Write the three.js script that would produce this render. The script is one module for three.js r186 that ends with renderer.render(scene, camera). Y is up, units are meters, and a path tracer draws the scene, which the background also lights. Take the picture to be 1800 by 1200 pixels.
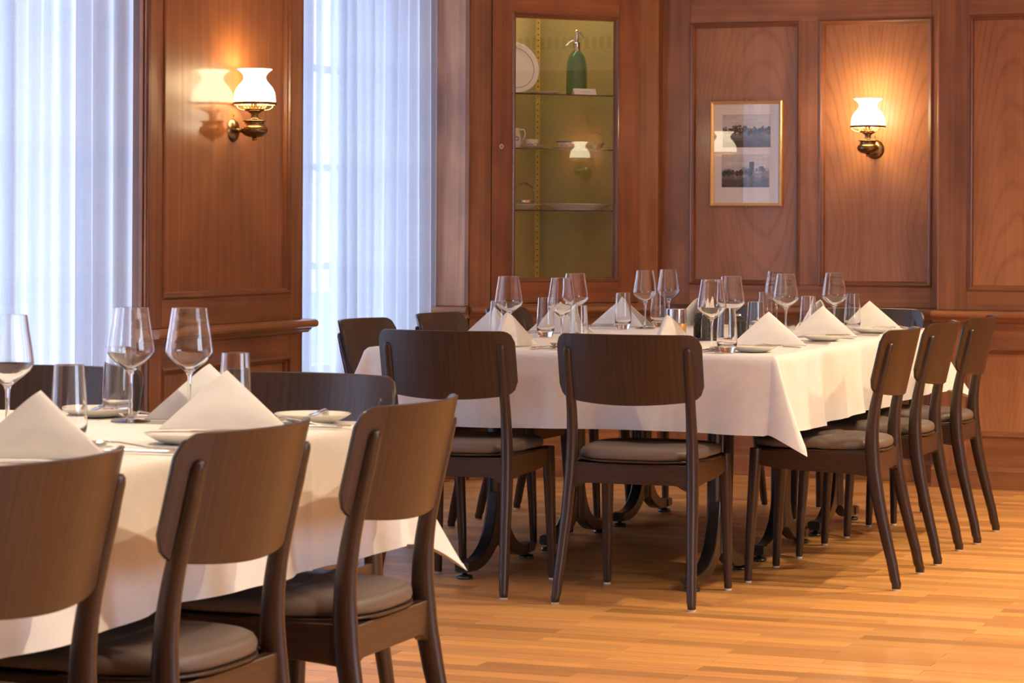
import * as THREE from 'three';
import { mergeGeometries } from 'three/addons/utils/BufferGeometryUtils.js';
import { RectAreaLightUniformsLib } from 'three/addons/lights/RectAreaLightUniformsLib.js';
import { RoundedBoxGeometry } from 'three/addons/geometries/RoundedBoxGeometry.js';

// ---------------------------------------------------------------- camera, sky, lamps, exposure
const scene = new THREE.Scene();
const camera = new THREE.PerspectiveCamera(2 * Math.atan(600 / 4600) * 180 / Math.PI, 1.5, 0.05, 300);
camera.position.set(0, 1.14, 0);
camera.rotation.order = 'YXZ';
camera.rotation.set(0, 20.5 * Math.PI / 180, 0.005);
camera.setViewOffset(1800, 1200, 0, 198, 1800, 1200);
camera.focus = 8.3;
camera.userData.fStop = 14;

const renderer = new THREE.WebGLRenderer({ antialias: true });
renderer.toneMapping = THREE.LinearToneMapping;
renderer.toneMappingExposure = 1.12;
renderer.shadowMap.enabled = true;
RectAreaLightUniformsLib.init();

const SKY = 6.5;                    // radiance of the hazy daylight sky
{
  const w = 256, h = 128, a = new Float32Array(w * h * 4);
  for (let j = 0; j < h; j++) for (let i = 0; i < w; i++) {
    const el = ((j + 0.5) / h - 0.5) * 180, k = (j * w + i) * 4;
    const up = Math.max(0, Math.min(1, el / 70));
    const wisp = 0.04 * Math.sin(i * 2 * Math.PI / w * 5 + j * 0.11) * Math.sin(i * 2 * Math.PI / w * 3 - j * 0.17);
    a[k] = 0.82 - 0.30 * up + wisp; a[k + 1] = 0.95 - 0.24 * up + wisp; a[k + 2] = 1.18 - 0.06 * up + wisp * 0.6; a[k + 3] = 1;
  }
  const t = new THREE.DataTexture(a, w, h, THREE.RGBAFormat, THREE.FloatType);
  t.mapping = THREE.EquirectangularReflectionMapping; t.magFilter = THREE.LinearFilter; t.needsUpdate = true;
  scene.background = t; scene.backgroundIntensity = SKY;
}
const WARM = new THREE.Color().setRGB(1, 0.81, 0.54);
const SPOT_CD = 26, SCONCE_CD = 0.45, SHADE_GLOW = 5;
const CAB_FILL = 17;                // added fill light inside the cabinet
const SPOTS = [                     // [x, z, share of SPOT_CD, where]
  [-0.55, -7.95, 0.6, 'over the aisle edge of the far table'], [-0.6, -9.75, 0.6, 'over the last aisle chair'],
  [0.75, -8.7, 0.9, 'in front of the east wall sconce'], [0.75, -11.0, 0.8, 'close to the panelled end wall'],
  [-3.2, -4.2, 0.5, 'over the front table'], [0.6, -5.4, 1.1, 'over the open parquet'], [0.5, -3.2, 1.15, 'over the aisle beside the front table'],
];

// ---------------------------------------------------------------- helpers
const V3 = (x, y, z) => new THREE.Vector3(x, y, z);
let seed = 7;
const rnd = () => { seed = (seed * 1664525 + 1013904223) >>> 0; return seed / 4294967296; };
const hash = (x, y) => { let h = Math.imul(x, 374761393) + Math.imul(y, 668265263) | 0; h = Math.imul(h ^ (h >>> 13), 1274126177); return ((h ^ (h >>> 16)) >>> 0) / 4294967296; };
const vn = (x, y) => { const xi = Math.floor(x), yi = Math.floor(y); let u = x - xi, v = y - yi; u = u * u * (3 - 2 * u); v = v * v * (3 - 2 * v); const a = hash(xi, yi), b = hash(xi + 1, yi), c = hash(xi, yi + 1), d = hash(xi + 1, yi + 1); return a + (b - a) * u + (c - a) * v + (a - b - c + d) * u * v; };
const fbm = (x, y) => vn(x, y) * 0.55 + vn(x * 2.1 + 7, y * 2.1 + 3) * 0.28 + vn(x * 4.3 + 1, y * 4.3 + 9) * 0.17;
const clamp = (x, a, b) => Math.max(a, Math.min(b, x));
const mixc = (a, b, t) => [a[0] + (b[0] - a[0]) * t, a[1] + (b[1] - a[1]) * t, a[2] + (b[2] - a[2]) * t];

function dataTex(w, h, fn, U, V, srgb = true) {             // fn(x, y in metres) -> [r, g, b] 0..255
  const d = new Uint8Array(w * h * 4);
  for (let j = 0; j < h; j++) for (let i = 0; i < w; i++) {
    const c = fn((i + 0.5) / w * U, (j + 0.5) / h * V), k = (j * w + i) * 4;
    d[k] = clamp(c[0], 0, 255); d[k + 1] = clamp(c[1], 0, 255); d[k + 2] = clamp(c[2], 0, 255); d[k + 3] = 255;
  }
  const t = new THREE.DataTexture(d, w, h); t.wrapS = t.wrapT = THREE.MirroredRepeatWrapping; t.magFilter = THREE.LinearFilter; t.minFilter = THREE.LinearMipmapLinearFilter; t.generateMipmaps = true;
  if (srgb) t.colorSpace = THREE.SRGBColorSpace;
  t.repeat.set(1 / U, 1 / V); t.needsUpdate = true; return t;
}
// ---- woods. u runs across the grain, v along it, both in metres
function cherry(light, dark, cathedral) {
  return (x, y) => {
    const fiber = vn(x * 520, y * 6), fine = vn(x * 150 + 3, y * 2.2), med = fbm(x * 22, y * 0.9 + 4), blot = fbm(x * 6 + 11, y * 3.2), flame = fbm(x * 9 + 40, y * 11);
    let ring;
    if (cathedral) {
      const p = (x - 0.3 + 0.05 * (vn(x * 3, y * 0.9) - 0.5)) / 0.16, s = y * 0.9 + p * p * 0.42 + 0.22 * fbm(x * 5, y * 1.3);
      ring = 0.5 + 0.5 * Math.sin(s * (34 + 10 * vn(x * 2, y * 0.7)) + 3.5 * fbm(x * 9, y * 2.5));
      ring = Math.pow(ring, 6) * (0.25 + 0.65 * vn(x * 7 + 2, y * 2));
    } else ring = 0.5 + 0.5 * Math.sin(x * 95 + 22 * fbm(x * 6, y * 0.6));
    let t = 0.10 * fiber + 0.12 * fine + 0.30 * med + (cathedral ? 0.36 : 0.55) * blot + (cathedral ? 0.30 : 0.12) * ring + 0.18 * flame - (cathedral ? 0.14 : 0.22);
    const k = vn(x * 5.3 + 17, y * 1.7 + 5); if (k > 0.86) t += (k - 0.86) * 3.2 * (0.4 + fine);
    return mixc(light, dark, clamp(t, 0, 1.15));
  };
}
const bumpOf = (f) => (x, y) => { const c = f(x, y), g = c[0] * 0.5 + c[1] * 0.5; return [g, g, g]; };
const cPanelF = cherry([192, 134, 86], [124, 76, 45], true), cStileF = cherry([190, 128, 80], [96, 56, 31], false);
const T_panel = dataTex(768, 1536, cPanelF, 0.6, 1.8), T_stile = dataTex(512, 1024, cStileF, 0.4, 1.6);
const oakF = (x, y) => {
  const fiber = vn(x * 700, y * 9), fine = vn(x * 190, y * 2.4), med = fbm(x * 40, y * 1.2), fig = vn(x * 90 + 9, y * 26);
  const s = 0.5 + 0.5 * Math.sin(x * 420 + 9 * fbm(x * 12, y * 1.3));
  return mixc([230, 172, 102], [166, 108, 55], clamp(0.22 * fiber + 0.22 * fine + 0.34 * med + 0.16 * s + 0.10 * fig - 0.16, 0, 1));
};
const T_floor = dataTex(512, 1024, oakF, 0.5, 2.0);
const darkOakF = (x, y) => {
  const fiber = vn(x * 900, y * 14), fine = vn(x * 260, y * 3), med = fbm(x * 30, y * 1.4);
  const s = 0.5 + 0.5 * Math.sin(x * 380 + 12 * fbm(x * 9, y * 1.6)), pore = fiber > 0.72 ? 0.55 : 0;
  return mixc([64, 42, 32], [30, 19, 15], clamp(0.20 * fine + 0.42 * med + 0.26 * s + pore * 0.7 - 0.12, 0, 1));
};
const T_dark = dataTex(512, 1024, darkOakF, 0.3, 0.9), B_dark = dataTex(512, 1024, bumpOf(darkOakF), 0.3, 0.9, false);
const T_linen = dataTex(512, 512, (x, y) => { const g = 226 + 7 * Math.sin(x * 7000) * Math.sin(y * 7000) + 9 * (fbm(x * 40, y * 40) - 0.5); return [g, g * 0.985, g * 0.965]; }, 0.25, 0.25);
const T_voile = dataTex(512, 512, (x, y) => { const g = 238 + 6 * (vn(x * 900, y * 26) - 0.5) + 6 * (vn(x * 26, y * 900) - 0.5); return [g, g, g]; }, 0.4, 0.4);
const B_linen = dataTex(256, 256, (x, y) => { const g = 128 + 90 * (fbm(x * 12, y * 12) - 0.5) + 20 * (vn(x * 400, y * 400) - 0.5); return [g, g, g]; }, 0.5, 0.5, false);
const B_leather = dataTex(256, 256, (x, y) => { const g = 128 + 90 * (fbm(x * 420, y * 420) - 0.5); return [g, g, g]; }, 0.12, 0.12, false);
const B_pebble = dataTex(256, 256, (x, y) => { let best = 1; const s = 190, X = x * s, Y = y * s; for (let a = -1; a < 2; a++) for (let b = -1; b < 2; b++) { const i = Math.floor(X) + a, j = Math.floor(Y) + b, d = Math.hypot(i + hash(i, j) - X, j + hash(j + 9, i) - Y); best = Math.min(best, d); } const g = 255 * (1 - clamp(best * 1.5, 0, 1)); return [g, g, g]; }, 0.12, 0.12, false);
const T_felt = dataTex(256, 256, (x, y) => { const n = fbm(x * 300, y * 300) - 0.5; return [212 + 22 * n, 197 + 22 * n, 124 + 18 * n]; }, 0.3, 0.3);

const std = (o) => new THREE.MeshPhysicalMaterial(o);
const rgb = (r, g, b) => new THREE.Color().setRGB(r, g, b);
const M = {
  panel: std({ map: T_panel, roughness: 0.42, clearcoat: 0.55, clearcoatRoughness: 0.12 }),
  stile: std({ map: T_stile, roughness: 0.42, clearcoat: 0.5, clearcoatRoughness: 0.16 }),
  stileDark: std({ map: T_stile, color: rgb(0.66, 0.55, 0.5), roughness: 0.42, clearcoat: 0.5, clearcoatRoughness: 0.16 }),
  floor: std({ map: T_floor, vertexColors: true, roughness: 0.42, clearcoat: 0.18, clearcoatRoughness: 0.3 }),
  subfloor: std({ color: rgb(0.10, 0.055, 0.03), roughness: 0.9 }),
  oak: std({ map: T_dark, bumpMap: B_dark, bumpScale: 0.0004, roughness: 0.36, clearcoat: 0.12, clearcoatRoughness: 0.3 }),
  leather: std({ color: rgb(0.125, 0.092, 0.074), roughness: 0.52, bumpMap: B_leather, bumpScale: 0.0003, clearcoat: 0.06 }),
  glide: std({ color: rgb(0.55, 0.53, 0.5), roughness: 0.5 }),
  linen: std({ map: T_linen, bumpMap: B_linen, bumpScale: 0.0016, roughness: 0.85, sheen: 0.25, sheenRoughness: 0.6, side: THREE.DoubleSide }),
  napkin: std({ map: T_linen, bumpMap: B_linen, bumpScale: 0.001, roughness: 0.85, sheen: 0.25, sheenRoughness: 0.6, side: THREE.DoubleSide }),
  voile: std({ map: T_voile, color: rgb(0.86, 0.89, 0.94), roughness: 0.83, transmission: 0.86, thickness: 0, ior: 1.1, side: THREE.DoubleSide }),
  plaster: std({ color: rgb(0.78, 0.76, 0.72), roughness: 0.9 }),
  paint: std({ color: rgb(0.74, 0.75, 0.76), roughness: 0.5 }),
  pane: std({ color: rgb(1, 1, 1), roughness: 0, transmission: 1, thickness: 0, ior: 1.6 }),
  glass: std({ color: rgb(1, 1, 1), roughness: 0, transmission: 1, thickness: 0.01, ior: 1.5 }),
  greenGlass: std({ color: rgb(0.22, 0.62, 0.30), roughness: 0.06, transmission: 0.8, thickness: 0, ior: 1.5, clearcoat: 0.6 }),
  shelfGlass: std({ color: rgb(0.80, 0.92, 0.84), roughness: 0, transmission: 1, thickness: 0, ior: 1.5 }),
  shelfEdge: std({ color: rgb(0.02, 0.035, 0.03), roughness: 0.12 }),
  brass: std({ color: rgb(0.26, 0.17, 0.085), metalness: 1, roughness: 0.27 }),
  brassBright: std({ color: rgb(0.62, 0.45, 0.20), metalness: 1, roughness: 0.25 }),
  steel: std({ color: rgb(0.72, 0.71, 0.69), metalness: 1, roughness: 0.16 }),
  iron: std({ color: rgb(0.018, 0.017, 0.018), roughness: 0.32, clearcoat: 0.4, clearcoatRoughness: 0.2 }),
  china: std({ color: rgb(0.80, 0.76, 0.69), roughness: 0.12, clearcoat: 0.4, clearcoatRoughness: 0.05 }),
  felt: std({ map: T_felt, roughness: 0.95 }),
  gold: std({ color: rgb(0.95, 0.68, 0.12), metalness: 0.1, roughness: 0.35 }),
  hole: std({ color: rgb(0.03, 0.02, 0.01), roughness: 0.8 }),
  gilt: std({ color: rgb(0.78, 0.50, 0.22), metalness: 0.65, roughness: 0.34 }),
  wax: std({ color: rgb(0.72, 0.36, 0.06), roughness: 0.3, clearcoat: 0.5, clearcoatRoughness: 0.08 }),
  pebble: std({ color: rgb(0.035, 0.034, 0.033), roughness: 0.25, bumpMap: B_pebble, bumpScale: 0.003, clearcoat: 0.5, clearcoatRoughness: 0.12 }),
  blue: std({ color: rgb(0.05, 0.10, 0.35), roughness: 0.2 }),
  plum: std({ color: rgb(0.30, 0.12, 0.12), roughness: 0.3 }),
  paper: std({ color: rgb(0.84, 0.82, 0.77), roughness: 0.8 }),
  shade: new THREE.MeshStandardMaterial({ color: 0xfff4dd, roughness: 0.25, emissive: rgb(1, 0.84, 0.56), emissiveIntensity: SHADE_GLOW, side: THREE.DoubleSide }),
  bulb: new THREE.MeshStandardMaterial({ color: 0xffffff, emissive: rgb(1, 0.78, 0.5), emissiveIntensity: 14 }),
  white: std({ color: rgb(0.8, 0.8, 0.8), roughness: 0.4 }),
  asphalt: std({ color: rgb(0.08, 0.14, 0.27), roughness: 0.9 }),
};

// ---- naming
const used = {};
function numbered(n) { const k = used[n] = (used[n] ?? -1) + 1; return k ? `${n}_${String(k).padStart(3, '0')}` : n; }
function thing(name, label, category, pos = [0, 0, 0], turn = 0, group) {
  const o = new THREE.Group(); o.name = numbered(name); o.position.set(...pos); o.rotation.y = turn;
  o.userData = { label, category }; if (group) o.userData.group = group; scene.add(o); return o;
}
function struct(name, pos = [0, 0, 0], turn = 0) { const o = new THREE.Group(); o.name = numbered(name); o.position.set(...pos); o.rotation.y = turn; o.userData.kind = 'structure'; scene.add(o); return o; }
function part(name, geo, mat, parent, label) { const m = new THREE.Mesh(geo, mat); m.name = name; parent.add(m); if (label) m.userData.label = label; return m; }
function copyOf(root, pos, turn, label, group) { const r = root.clone(); r.name = numbered(root.name.replace(/_\d{3}$/, '')); r.position.set(...pos); r.rotation.set(0, turn, 0); r.userData = { ...root.userData }; if (label) r.userData.label = label; if (group) r.userData.group = group; scene.add(r); return r; }

// ---- geometry
let uvShift = 0;
function grainUV(g, axis, shift) {                    // u across the grain, v along it, metres
  const p = g.attributes.position, a = new Float32Array(p.count * 2); uvShift += 0.37;
  const s = shift ?? uvShift;
  for (let i = 0; i < p.count; i++) {
    const x = p.getX(i), y = p.getY(i), z = p.getZ(i);
    const [u, v] = axis === 'y' ? [x + z, y] : axis === 'x' ? [y + z, x] : [x + y, z];
    a[2 * i] = u + s * 1.3; a[2 * i + 1] = v + s * 0.71;
  }
  g.setAttribute('uv', new THREE.BufferAttribute(a, 2)); return g;
}
function board(x0, x1, y0, y1, z0, z1, grain = 'y', r = 0.002) {
  const w = x1 - x0, h = y1 - y0, d = z1 - z0;
  const g = r > 0 ? new RoundedBoxGeometry(w, h, d, 1, Math.min(r, w / 2.1, h / 2.1, d / 2.1)) : new THREE.BoxGeometry(w, h, d);
  g.translate((x0 + x1) / 2, (y0 + y1) / 2, (z0 + z1) / 2);
  return grainUV(g, grain);
}
function lathe(pts, seg = 40) { return new THREE.LatheGeometry(pts.map((p) => new THREE.Vector2(p[0], p[1])), seg); }
function meshFrom(pos, idx, uv) {
  const g = new THREE.BufferGeometry(); g.setAttribute('position', new THREE.Float32BufferAttribute(pos, 3));
  if (uv) g.setAttribute('uv', new THREE.Float32BufferAttribute(uv, 2));
  g.setIndex(idx); g.computeVertexNormals(); return g;
}
function grid(nu, nv, f, closeU = false) {            // f(u, v) -> [x, y, z, (uvx, uvy)]
  const pos = [], uv = [], idx = [];
  for (let j = 0; j <= nv; j++) for (let i = 0; i <= nu; i++) { const p = f(i / nu, j / nv); pos.push(p[0], p[1], p[2]); uv.push(p[3] ?? i / nu, p[4] ?? j / nv); }
  for (let j = 0; j < nv; j++) for (let i = 0; i < nu; i++) { const a = j * (nu + 1) + i, b = a + 1, c = a + nu + 1, d = c + 1; idx.push(a, b, d, a, d, c); }
  return meshFrom(pos, idx, uv);
}
function sweepRings(rings, seg = 16, caps = true) {   // rings: [cx, cy, cz, rx, rz] lying flat, for near-vertical members
  const pos = [], uv = [], idx = [];
  rings.forEach(([x, y, z, rx, rz]) => { for (let i = 0; i <= seg; i++) { const t = i / seg * 2 * Math.PI; pos.push(x + rx * Math.cos(t), y, z + rz * Math.sin(t)); uv.push(i / seg * 2 * Math.PI * 0.016, y); } });
  for (let j = 0; j < rings.length - 1; j++) for (let i = 0; i < seg; i++) { const a = j * (seg + 1) + i, b = a + 1, c = a + seg + 1, d = c + 1; idx.push(a, d, b, a, c, d); }
  if (caps) for (const [j, s] of [[0, 1], [rings.length - 1, -1]]) { const r = rings[j], n = pos.length / 3; pos.push(r[0], r[1], r[2]); uv.push(0, r[1]); for (let i = 0; i < seg; i++) { const a = j * (seg + 1) + i; s > 0 ? idx.push(n, a, a + 1) : idx.push(n, a + 1, a); } }
  return meshFrom(pos, idx, uv);
}
function tube(pts, r, seg = 10, n = 32, closed = false) { return new THREE.TubeGeometry(new THREE.CatmullRomCurve3(pts.map((p) => V3(...p)), closed), n, r, seg, closed); }
function prism(pts, y0, y1) {                          // plan polygon of [x, z]
  const s = new THREE.Shape(pts.map(([x, z]) => new THREE.Vector2(x, -z)));
  const g = new THREE.ExtrudeGeometry(s, { depth: y1 - y0, bevelEnabled: false }); g.rotateX(-Math.PI / 2); g.translate(0, y0, 0); return g;
}
function profileX(prof, x0, x1) {                      // extrude a (z, y) outline along x
  const s = new THREE.Shape(prof.map(([z, y]) => new THREE.Vector2(z, y)));
  const g = new THREE.ExtrudeGeometry(s, { depth: x1 - x0, bevelEnabled: false, curveSegments: 6 }); g.rotateY(Math.PI / 2); g.scale(1, 1, -1); 
  const ix = g.index; if (!ix) { const p = g.attributes.position; for (let i = 0; i < p.count; i += 3) { for (const k of ['position', 'normal', 'uv']) { const at = g.attributes[k], n = at.itemSize; for (let c = 0; c < n; c++) { const a = at.array[(i + 1) * n + c]; at.array[(i + 1) * n + c] = at.array[(i + 2) * n + c]; at.array[(i + 2) * n + c] = a; } } } }
  g.translate(x0, 0, 0); g.computeVertexNormals(); return grainUV(g, 'x');
}
// mitred frame of moulding round the opening x0..x1, y0..y1; prof: [inset into the opening, height z]
function moulding(x0, x1, y0, y1, prof) {
  const pos = [], idx = [];
  const corners = [[x0, y0, 1, 1], [x1, y0, -1, 1], [x1, y1, -1, -1], [x0, y1, 1, -1]];
  for (let k = 0; k < 4; k++) {
    const A = corners[k], B = corners[(k + 1) % 4];
    for (let i = 0; i < prof.length - 1; i++) {
      const [o, z] = prof[i], [o2, z2] = prof[i + 1], n = pos.length / 3;
      pos.push(A[0] + A[2] * o, A[1] + A[3] * o, z, B[0] + B[2] * o, B[1] + B[3] * o, z, B[0] + B[2] * o2, B[1] + B[3] * o2, z2, A[0] + A[2] * o2, A[1] + A[3] * o2, z2);
      idx.push(n, n + 1, n + 2, n, n + 2, n + 3);
    }
  }
  const g = meshFrom(pos, idx);
  const p = g.attributes.position, a = new Float32Array(p.count * 2); uvShift += 0.37;
  for (let i = 0; i < p.count; i++) { const side = Math.floor(i / (4 * (prof.length - 1))) % 2; a[2 * i] = (side ? p.getX(i) : p.getY(i)) + p.getZ(i) + uvShift; a[2 * i + 1] = (side ? p.getY(i) : p.getX(i)) + uvShift; }
  g.setAttribute('uv', new THREE.BufferAttribute(a, 2)); return g;
}
const PROF = [[-0.004, 0.0], [-0.003, 0.004], [0.004, 0.006], [0.009, 0.003], [0.011, -0.004], [0.013, -0.005], [0.018, -0.007], [0.021, -0.014], [0.022, -0.022]];
function bay(parent, x0, x1, y0, y1, panelMat = M.panel, prof = PROF) {   // recessed panel with its moulding
  part('panel', board(x0 - 0.004, x1 + 0.004, y0 - 0.004, y1 + 0.004, -0.034, -0.02, 'y', 0), panelMat, parent);
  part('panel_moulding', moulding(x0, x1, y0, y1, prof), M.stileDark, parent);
}
const RAIL = [[-0.02, 0.735], [0.012, 0.735], [0.016, 0.741], [0.024, 0.746], [0.027, 0.752], [0.034, 0.754], [0.044, 0.755], [0.052, 0.759], [0.056, 0.767], [0.055, 0.775], [0.050, 0.782], [0.040, 0.786], [-0.02, 0.788]];
const BASE = [[-0.02, 0.001], [0.022, 0.001], [0.022, 0.078], [0.02, 0.082], [0.014, 0.086], [0.012, 0.092], [0.004, 0.097], [-0.02, 0.098]];

// ---------------------------------------------------------------- floor: strip parquet, every strip its own piece
{
  const fl = struct('floor');
  part('subfloor', new THREE.BoxGeometry(9.6, 0.1, 15.2).translate(-0.7, -0.061, -4.8), M.subfloor, fl);
  const L = 0.55, W = 0.0745, T = 0.012, tones = 14, geos = [];
  for (let k = 0; k < tones; k++) {
    const g = new THREE.BoxGeometry(L - 0.0012, T, W - 0.0007); g.translate(0, -T / 2, 0); grainUV(g, 'x', k * 0.83 + 0.2);
    const q = hash(k, 77), d = k < 2 ? 0.6 + 0.1 * q : 0.76 + 0.34 * (k - 2) / 11, c = [d, d * (0.94 + 0.06 * hash(k, 5)), d * (0.86 + 0.14 * hash(k, 6))];
    const a = new Float32Array(g.attributes.position.count * 3); for (let i = 0; i < a.length; i++) a[i] = c[i % 3];
    g.setAttribute('color', new THREE.BufferAttribute(a, 3)); geos.push(g);
  }
  const yaw = 20.5 * Math.PI / 180, s = Math.sin(yaw), c = Math.cos(yaw), all = [];
  const rows0 = Math.round((-12.0 + 7.78) / W), rows1 = Math.round((2.2 + 7.78) / W);
  for (let r = rows0; r <= rows1; r++) {
    const z = -7.743 + r * W, off = (((r % 2) + 2) % 2) * 0.275;
    for (let i = -5; i <= 10; i++) {
      const x = -1.92 + off + (i + 0.5) * L; if (x < -5.1 || x > 3.75) continue;
      const D = -x * s - z * c, xc = x * c - z * s, px = 900 + 4600 * xc / D, py = 402 + 4600 * 1.14 / D;
      const seen = D > 1 && px > 520 && px < 1900 && py < 1235 && py > 850 && z > -11.55;
      all.push({ x, z, r, i, rank: seen ? D : 1e3 + D, k: Math.floor(hash(r * 31 + 5, i * 17 + 3) * tones) });
    }
  }
  all.sort((a, b) => a.rank - b.rank);
  const rest = [];
  all.forEach((p, n) => {
    const y = (hash(p.r, p.i) - 0.5) * 0.0004;
    if (n < 300) { const m = part(n ? `plank_${String(n).padStart(3, '0')}` : 'plank', geos[p.k], M.floor, fl); m.position.set(p.x, y, p.z); }
    else rest.push(geos[p.k].clone().translate(p.x, y, p.z));
  });
  const m = part('plank_field', mergeGeometries(rest), M.floor, fl); m.userData.kind = 'stuff';
}

// ---------------------------------------------------------------- room shell
const TOP = 2.35, CEIL = 2.95;
{ // ceiling
  const c = struct('ceiling'); part('slab', new THREE.BoxGeometry(9.6, 0.2, 15.2).translate(-0.7, CEIL + 0.1, -4.8), M.plaster, c);
}
{ // far wall: panelled
  const w = struct('wall_back', [0, 0, -11.8]);
  part('masonry', new THREE.BoxGeometry(9.5, 3.2, 0.3).translate(-0.7, 1.5, -0.42), M.plaster, w);
  part('plaster', new THREE.BoxGeometry(7.2, CEIL - TOP, 0.12).translate(-0.06, (CEIL + TOP) / 2, -0.06), M.plaster, w);
  part('backing', board(-3.66, -2.3, 0, TOP, -0.2, -0.034, 'y', 0), M.stileDark, w);
  // first section
  const bays = [[-3.522, -2.995], [-2.899, -2.379]];
  part('stile', board(-3.66, -3.522, 0.788, TOP, -0.034, 0), M.stile, w);
  part('stile', board(-2.995, -2.899, 0.886, 2.106, -0.034, 0), M.stile, w);
  part('stile', board(-2.379, -2.312, 0.788, TOP, -0.034, 0), M.stile, w);
  part('top_rail', board(-3.522, -2.379, 2.106, TOP, -0.034, 0, 'x'), M.stile, w);
  part('bottom_rail', board(-3.522, -2.379, 0.788, 0.886, -0.034, 0, 'x'), M.stile, w);
  for (const [a, b] of bays) bay(w, a, b, 0.886, 2.106);
  part('stile', board(-3.66, -3.522, 0.0, 0.735, -0.034, 0), M.stile, w);
  part('stile', board(-2.995, -2.899, 0.22, 0.62, -0.034, 0), M.stile, w);
  part('stile', board(-2.379, -2.312, 0.0, 0.735, -0.034, 0), M.stile, w);
  part('lower_rail', board(-3.522, -2.379, 0.62, 0.735, -0.034, 0, 'x'), M.stile, w);
  part('lower_rail', board(-3.522, -2.379, 0.0, 0.22, -0.034, 0, 'x'), M.stile, w);
  for (const [a, b] of bays) bay(w, a, b, 0.22, 0.62);
  part('chair_rail', profileX(RAIL, -3.66, -2.30), M.stile, w);
  part('baseboard', profileX(BASE, -3.66, -2.30), M.stile, w);
  // projecting section
  const z0 = 0.2;
  part('backing', board(-2.31, 3.45, 0, TOP, -0.2, z0 - 0.034, 'y', 0), M.stileDark, w);
  const stiles = [[-2.31, -2.176], [-1.20, -1.07], [-0.1, 0.03], [1.0, 1.13], [2.1, 2.23], [3.3, 3.45]];
  for (const [a, b] of stiles) { part('stile', board(a, b, 0.788, TOP, z0 - 0.034, z0), M.stile, w); part('stile', board(a, b, 0, 0.735, z0 - 0.034, z0), M.stile, w); }
  part('corner_bead', sweepRings([[-2.308, 0.79, z0 - 0.004, 0.006, 0.006], [-2.308, TOP, z0 - 0.004, 0.006, 0.006]], 10), M.stile, w);
  const sub = new THREE.Group();
  for (let i = 0; i < 5; i++) {
    const a = stiles[i][1], b = stiles[i + 1][0];
    for (const [y0, y1] of [[2.098, TOP], [0.788, 0.878], [0.62, 0.735], [0, 0.23]]) part('rail', board(a, b, y0, y1, z0 - 0.034, z0, 'x'), M.stile, w);
    for (const [y0, y1] of [[0.878, 2.098], [0.23, 0.62]]) {
      const g1 = board(a - 0.004, b + 0.004, y0 - 0.004, y1 + 0.004, z0 - 0.034, z0 - 0.02, 'y', 0), g2 = moulding(a, b, y0, y1, PROF).translate(0, 0, z0);
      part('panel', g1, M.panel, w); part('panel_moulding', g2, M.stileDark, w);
    }
  }
  part('chair_rail', profileX(RAIL, -2.33, 3.45).translate(0, 0, z0), M.stile, w);
  part('baseboard', profileX(BASE, -2.33, 3.45).translate(0, 0, z0), M.stile, w);
}
M.stileLit = std({ map: T_stile, color: rgb(1.7, 2.1, 2.6), roughness: 0.3, clearcoat: 1, clearcoatRoughness: 0.2 });  // stile wood with window light and curtain sheen put into its colour
// window wall
{
  const w = struct('wall_left');
  const X = -4.32;
  for (const [z0, z1] of [[-12.2, -11.065], [-9.22, -8.0], [-5.7, -4.5], [-2.4, 2.4]]) part('masonry', new THREE.BoxGeometry(0.66, CEIL, z1 - z0).translate(X - 0.034 - 0.33 - (z0 < -12 ? 0.03 : 0), CEIL / 2, (z0 + z1) / 2), M.plaster, w);
  part('lintel', new THREE.BoxGeometry(0.66, 0.4, 14.6).translate(X - 0.364, CEIL - 0.2, -4.9), M.plaster, w);
  for (const [z0, z1] of [[-11.065, -9.22], [-8.0, -5.7], [-4.5, -2.4]]) part('parapet', new THREE.BoxGeometry(0.2, 0.45, z1 - z0).translate(-4.95, 0.225, (z0 + z1) / 2), M.plaster, w);
  // far jamb of the corner window, facing the room
  part('jamb_panel', board(-4.86, -4.345, 0.788, TOP + 0.2, -11.065, -11.045), M.stileLit, w);
  part('jamb_panel', board(-4.86, -4.345, 0.0, 0.735, -11.065, -11.045), M.stile, w);
  part('jamb_bead', board(-4.535, -4.512, 0.0, TOP + 0.2, -11.045, -11.015), M.stile, w);
  part('jamb_edge', board(-4.356, -4.336, 0.79, TOP + 0.2, -11.05, -11.036), M.stile, w);
  part('jamb_rail', profileX(RAIL, -4.50, -4.33).translate(0, 0, -11.045), M.stile, w);
  // near jamb of pier, seen beside the first curtain
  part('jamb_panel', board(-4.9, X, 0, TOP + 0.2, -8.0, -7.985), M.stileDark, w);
  part('jamb_bead', board(-4.352, -4.338, 0, TOP + 0.2, -7.988, -7.974), M.stile, w);
  part('jamb_bead', board(-4.334, -4.326, 0.79, TOP + 0.2, -7.988, -7.978), M.stile, w);
  part('jamb_panel', board(-4.9, X, 0, TOP + 0.2, -9.235, -9.22), M.stileDark, w);
}
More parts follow.
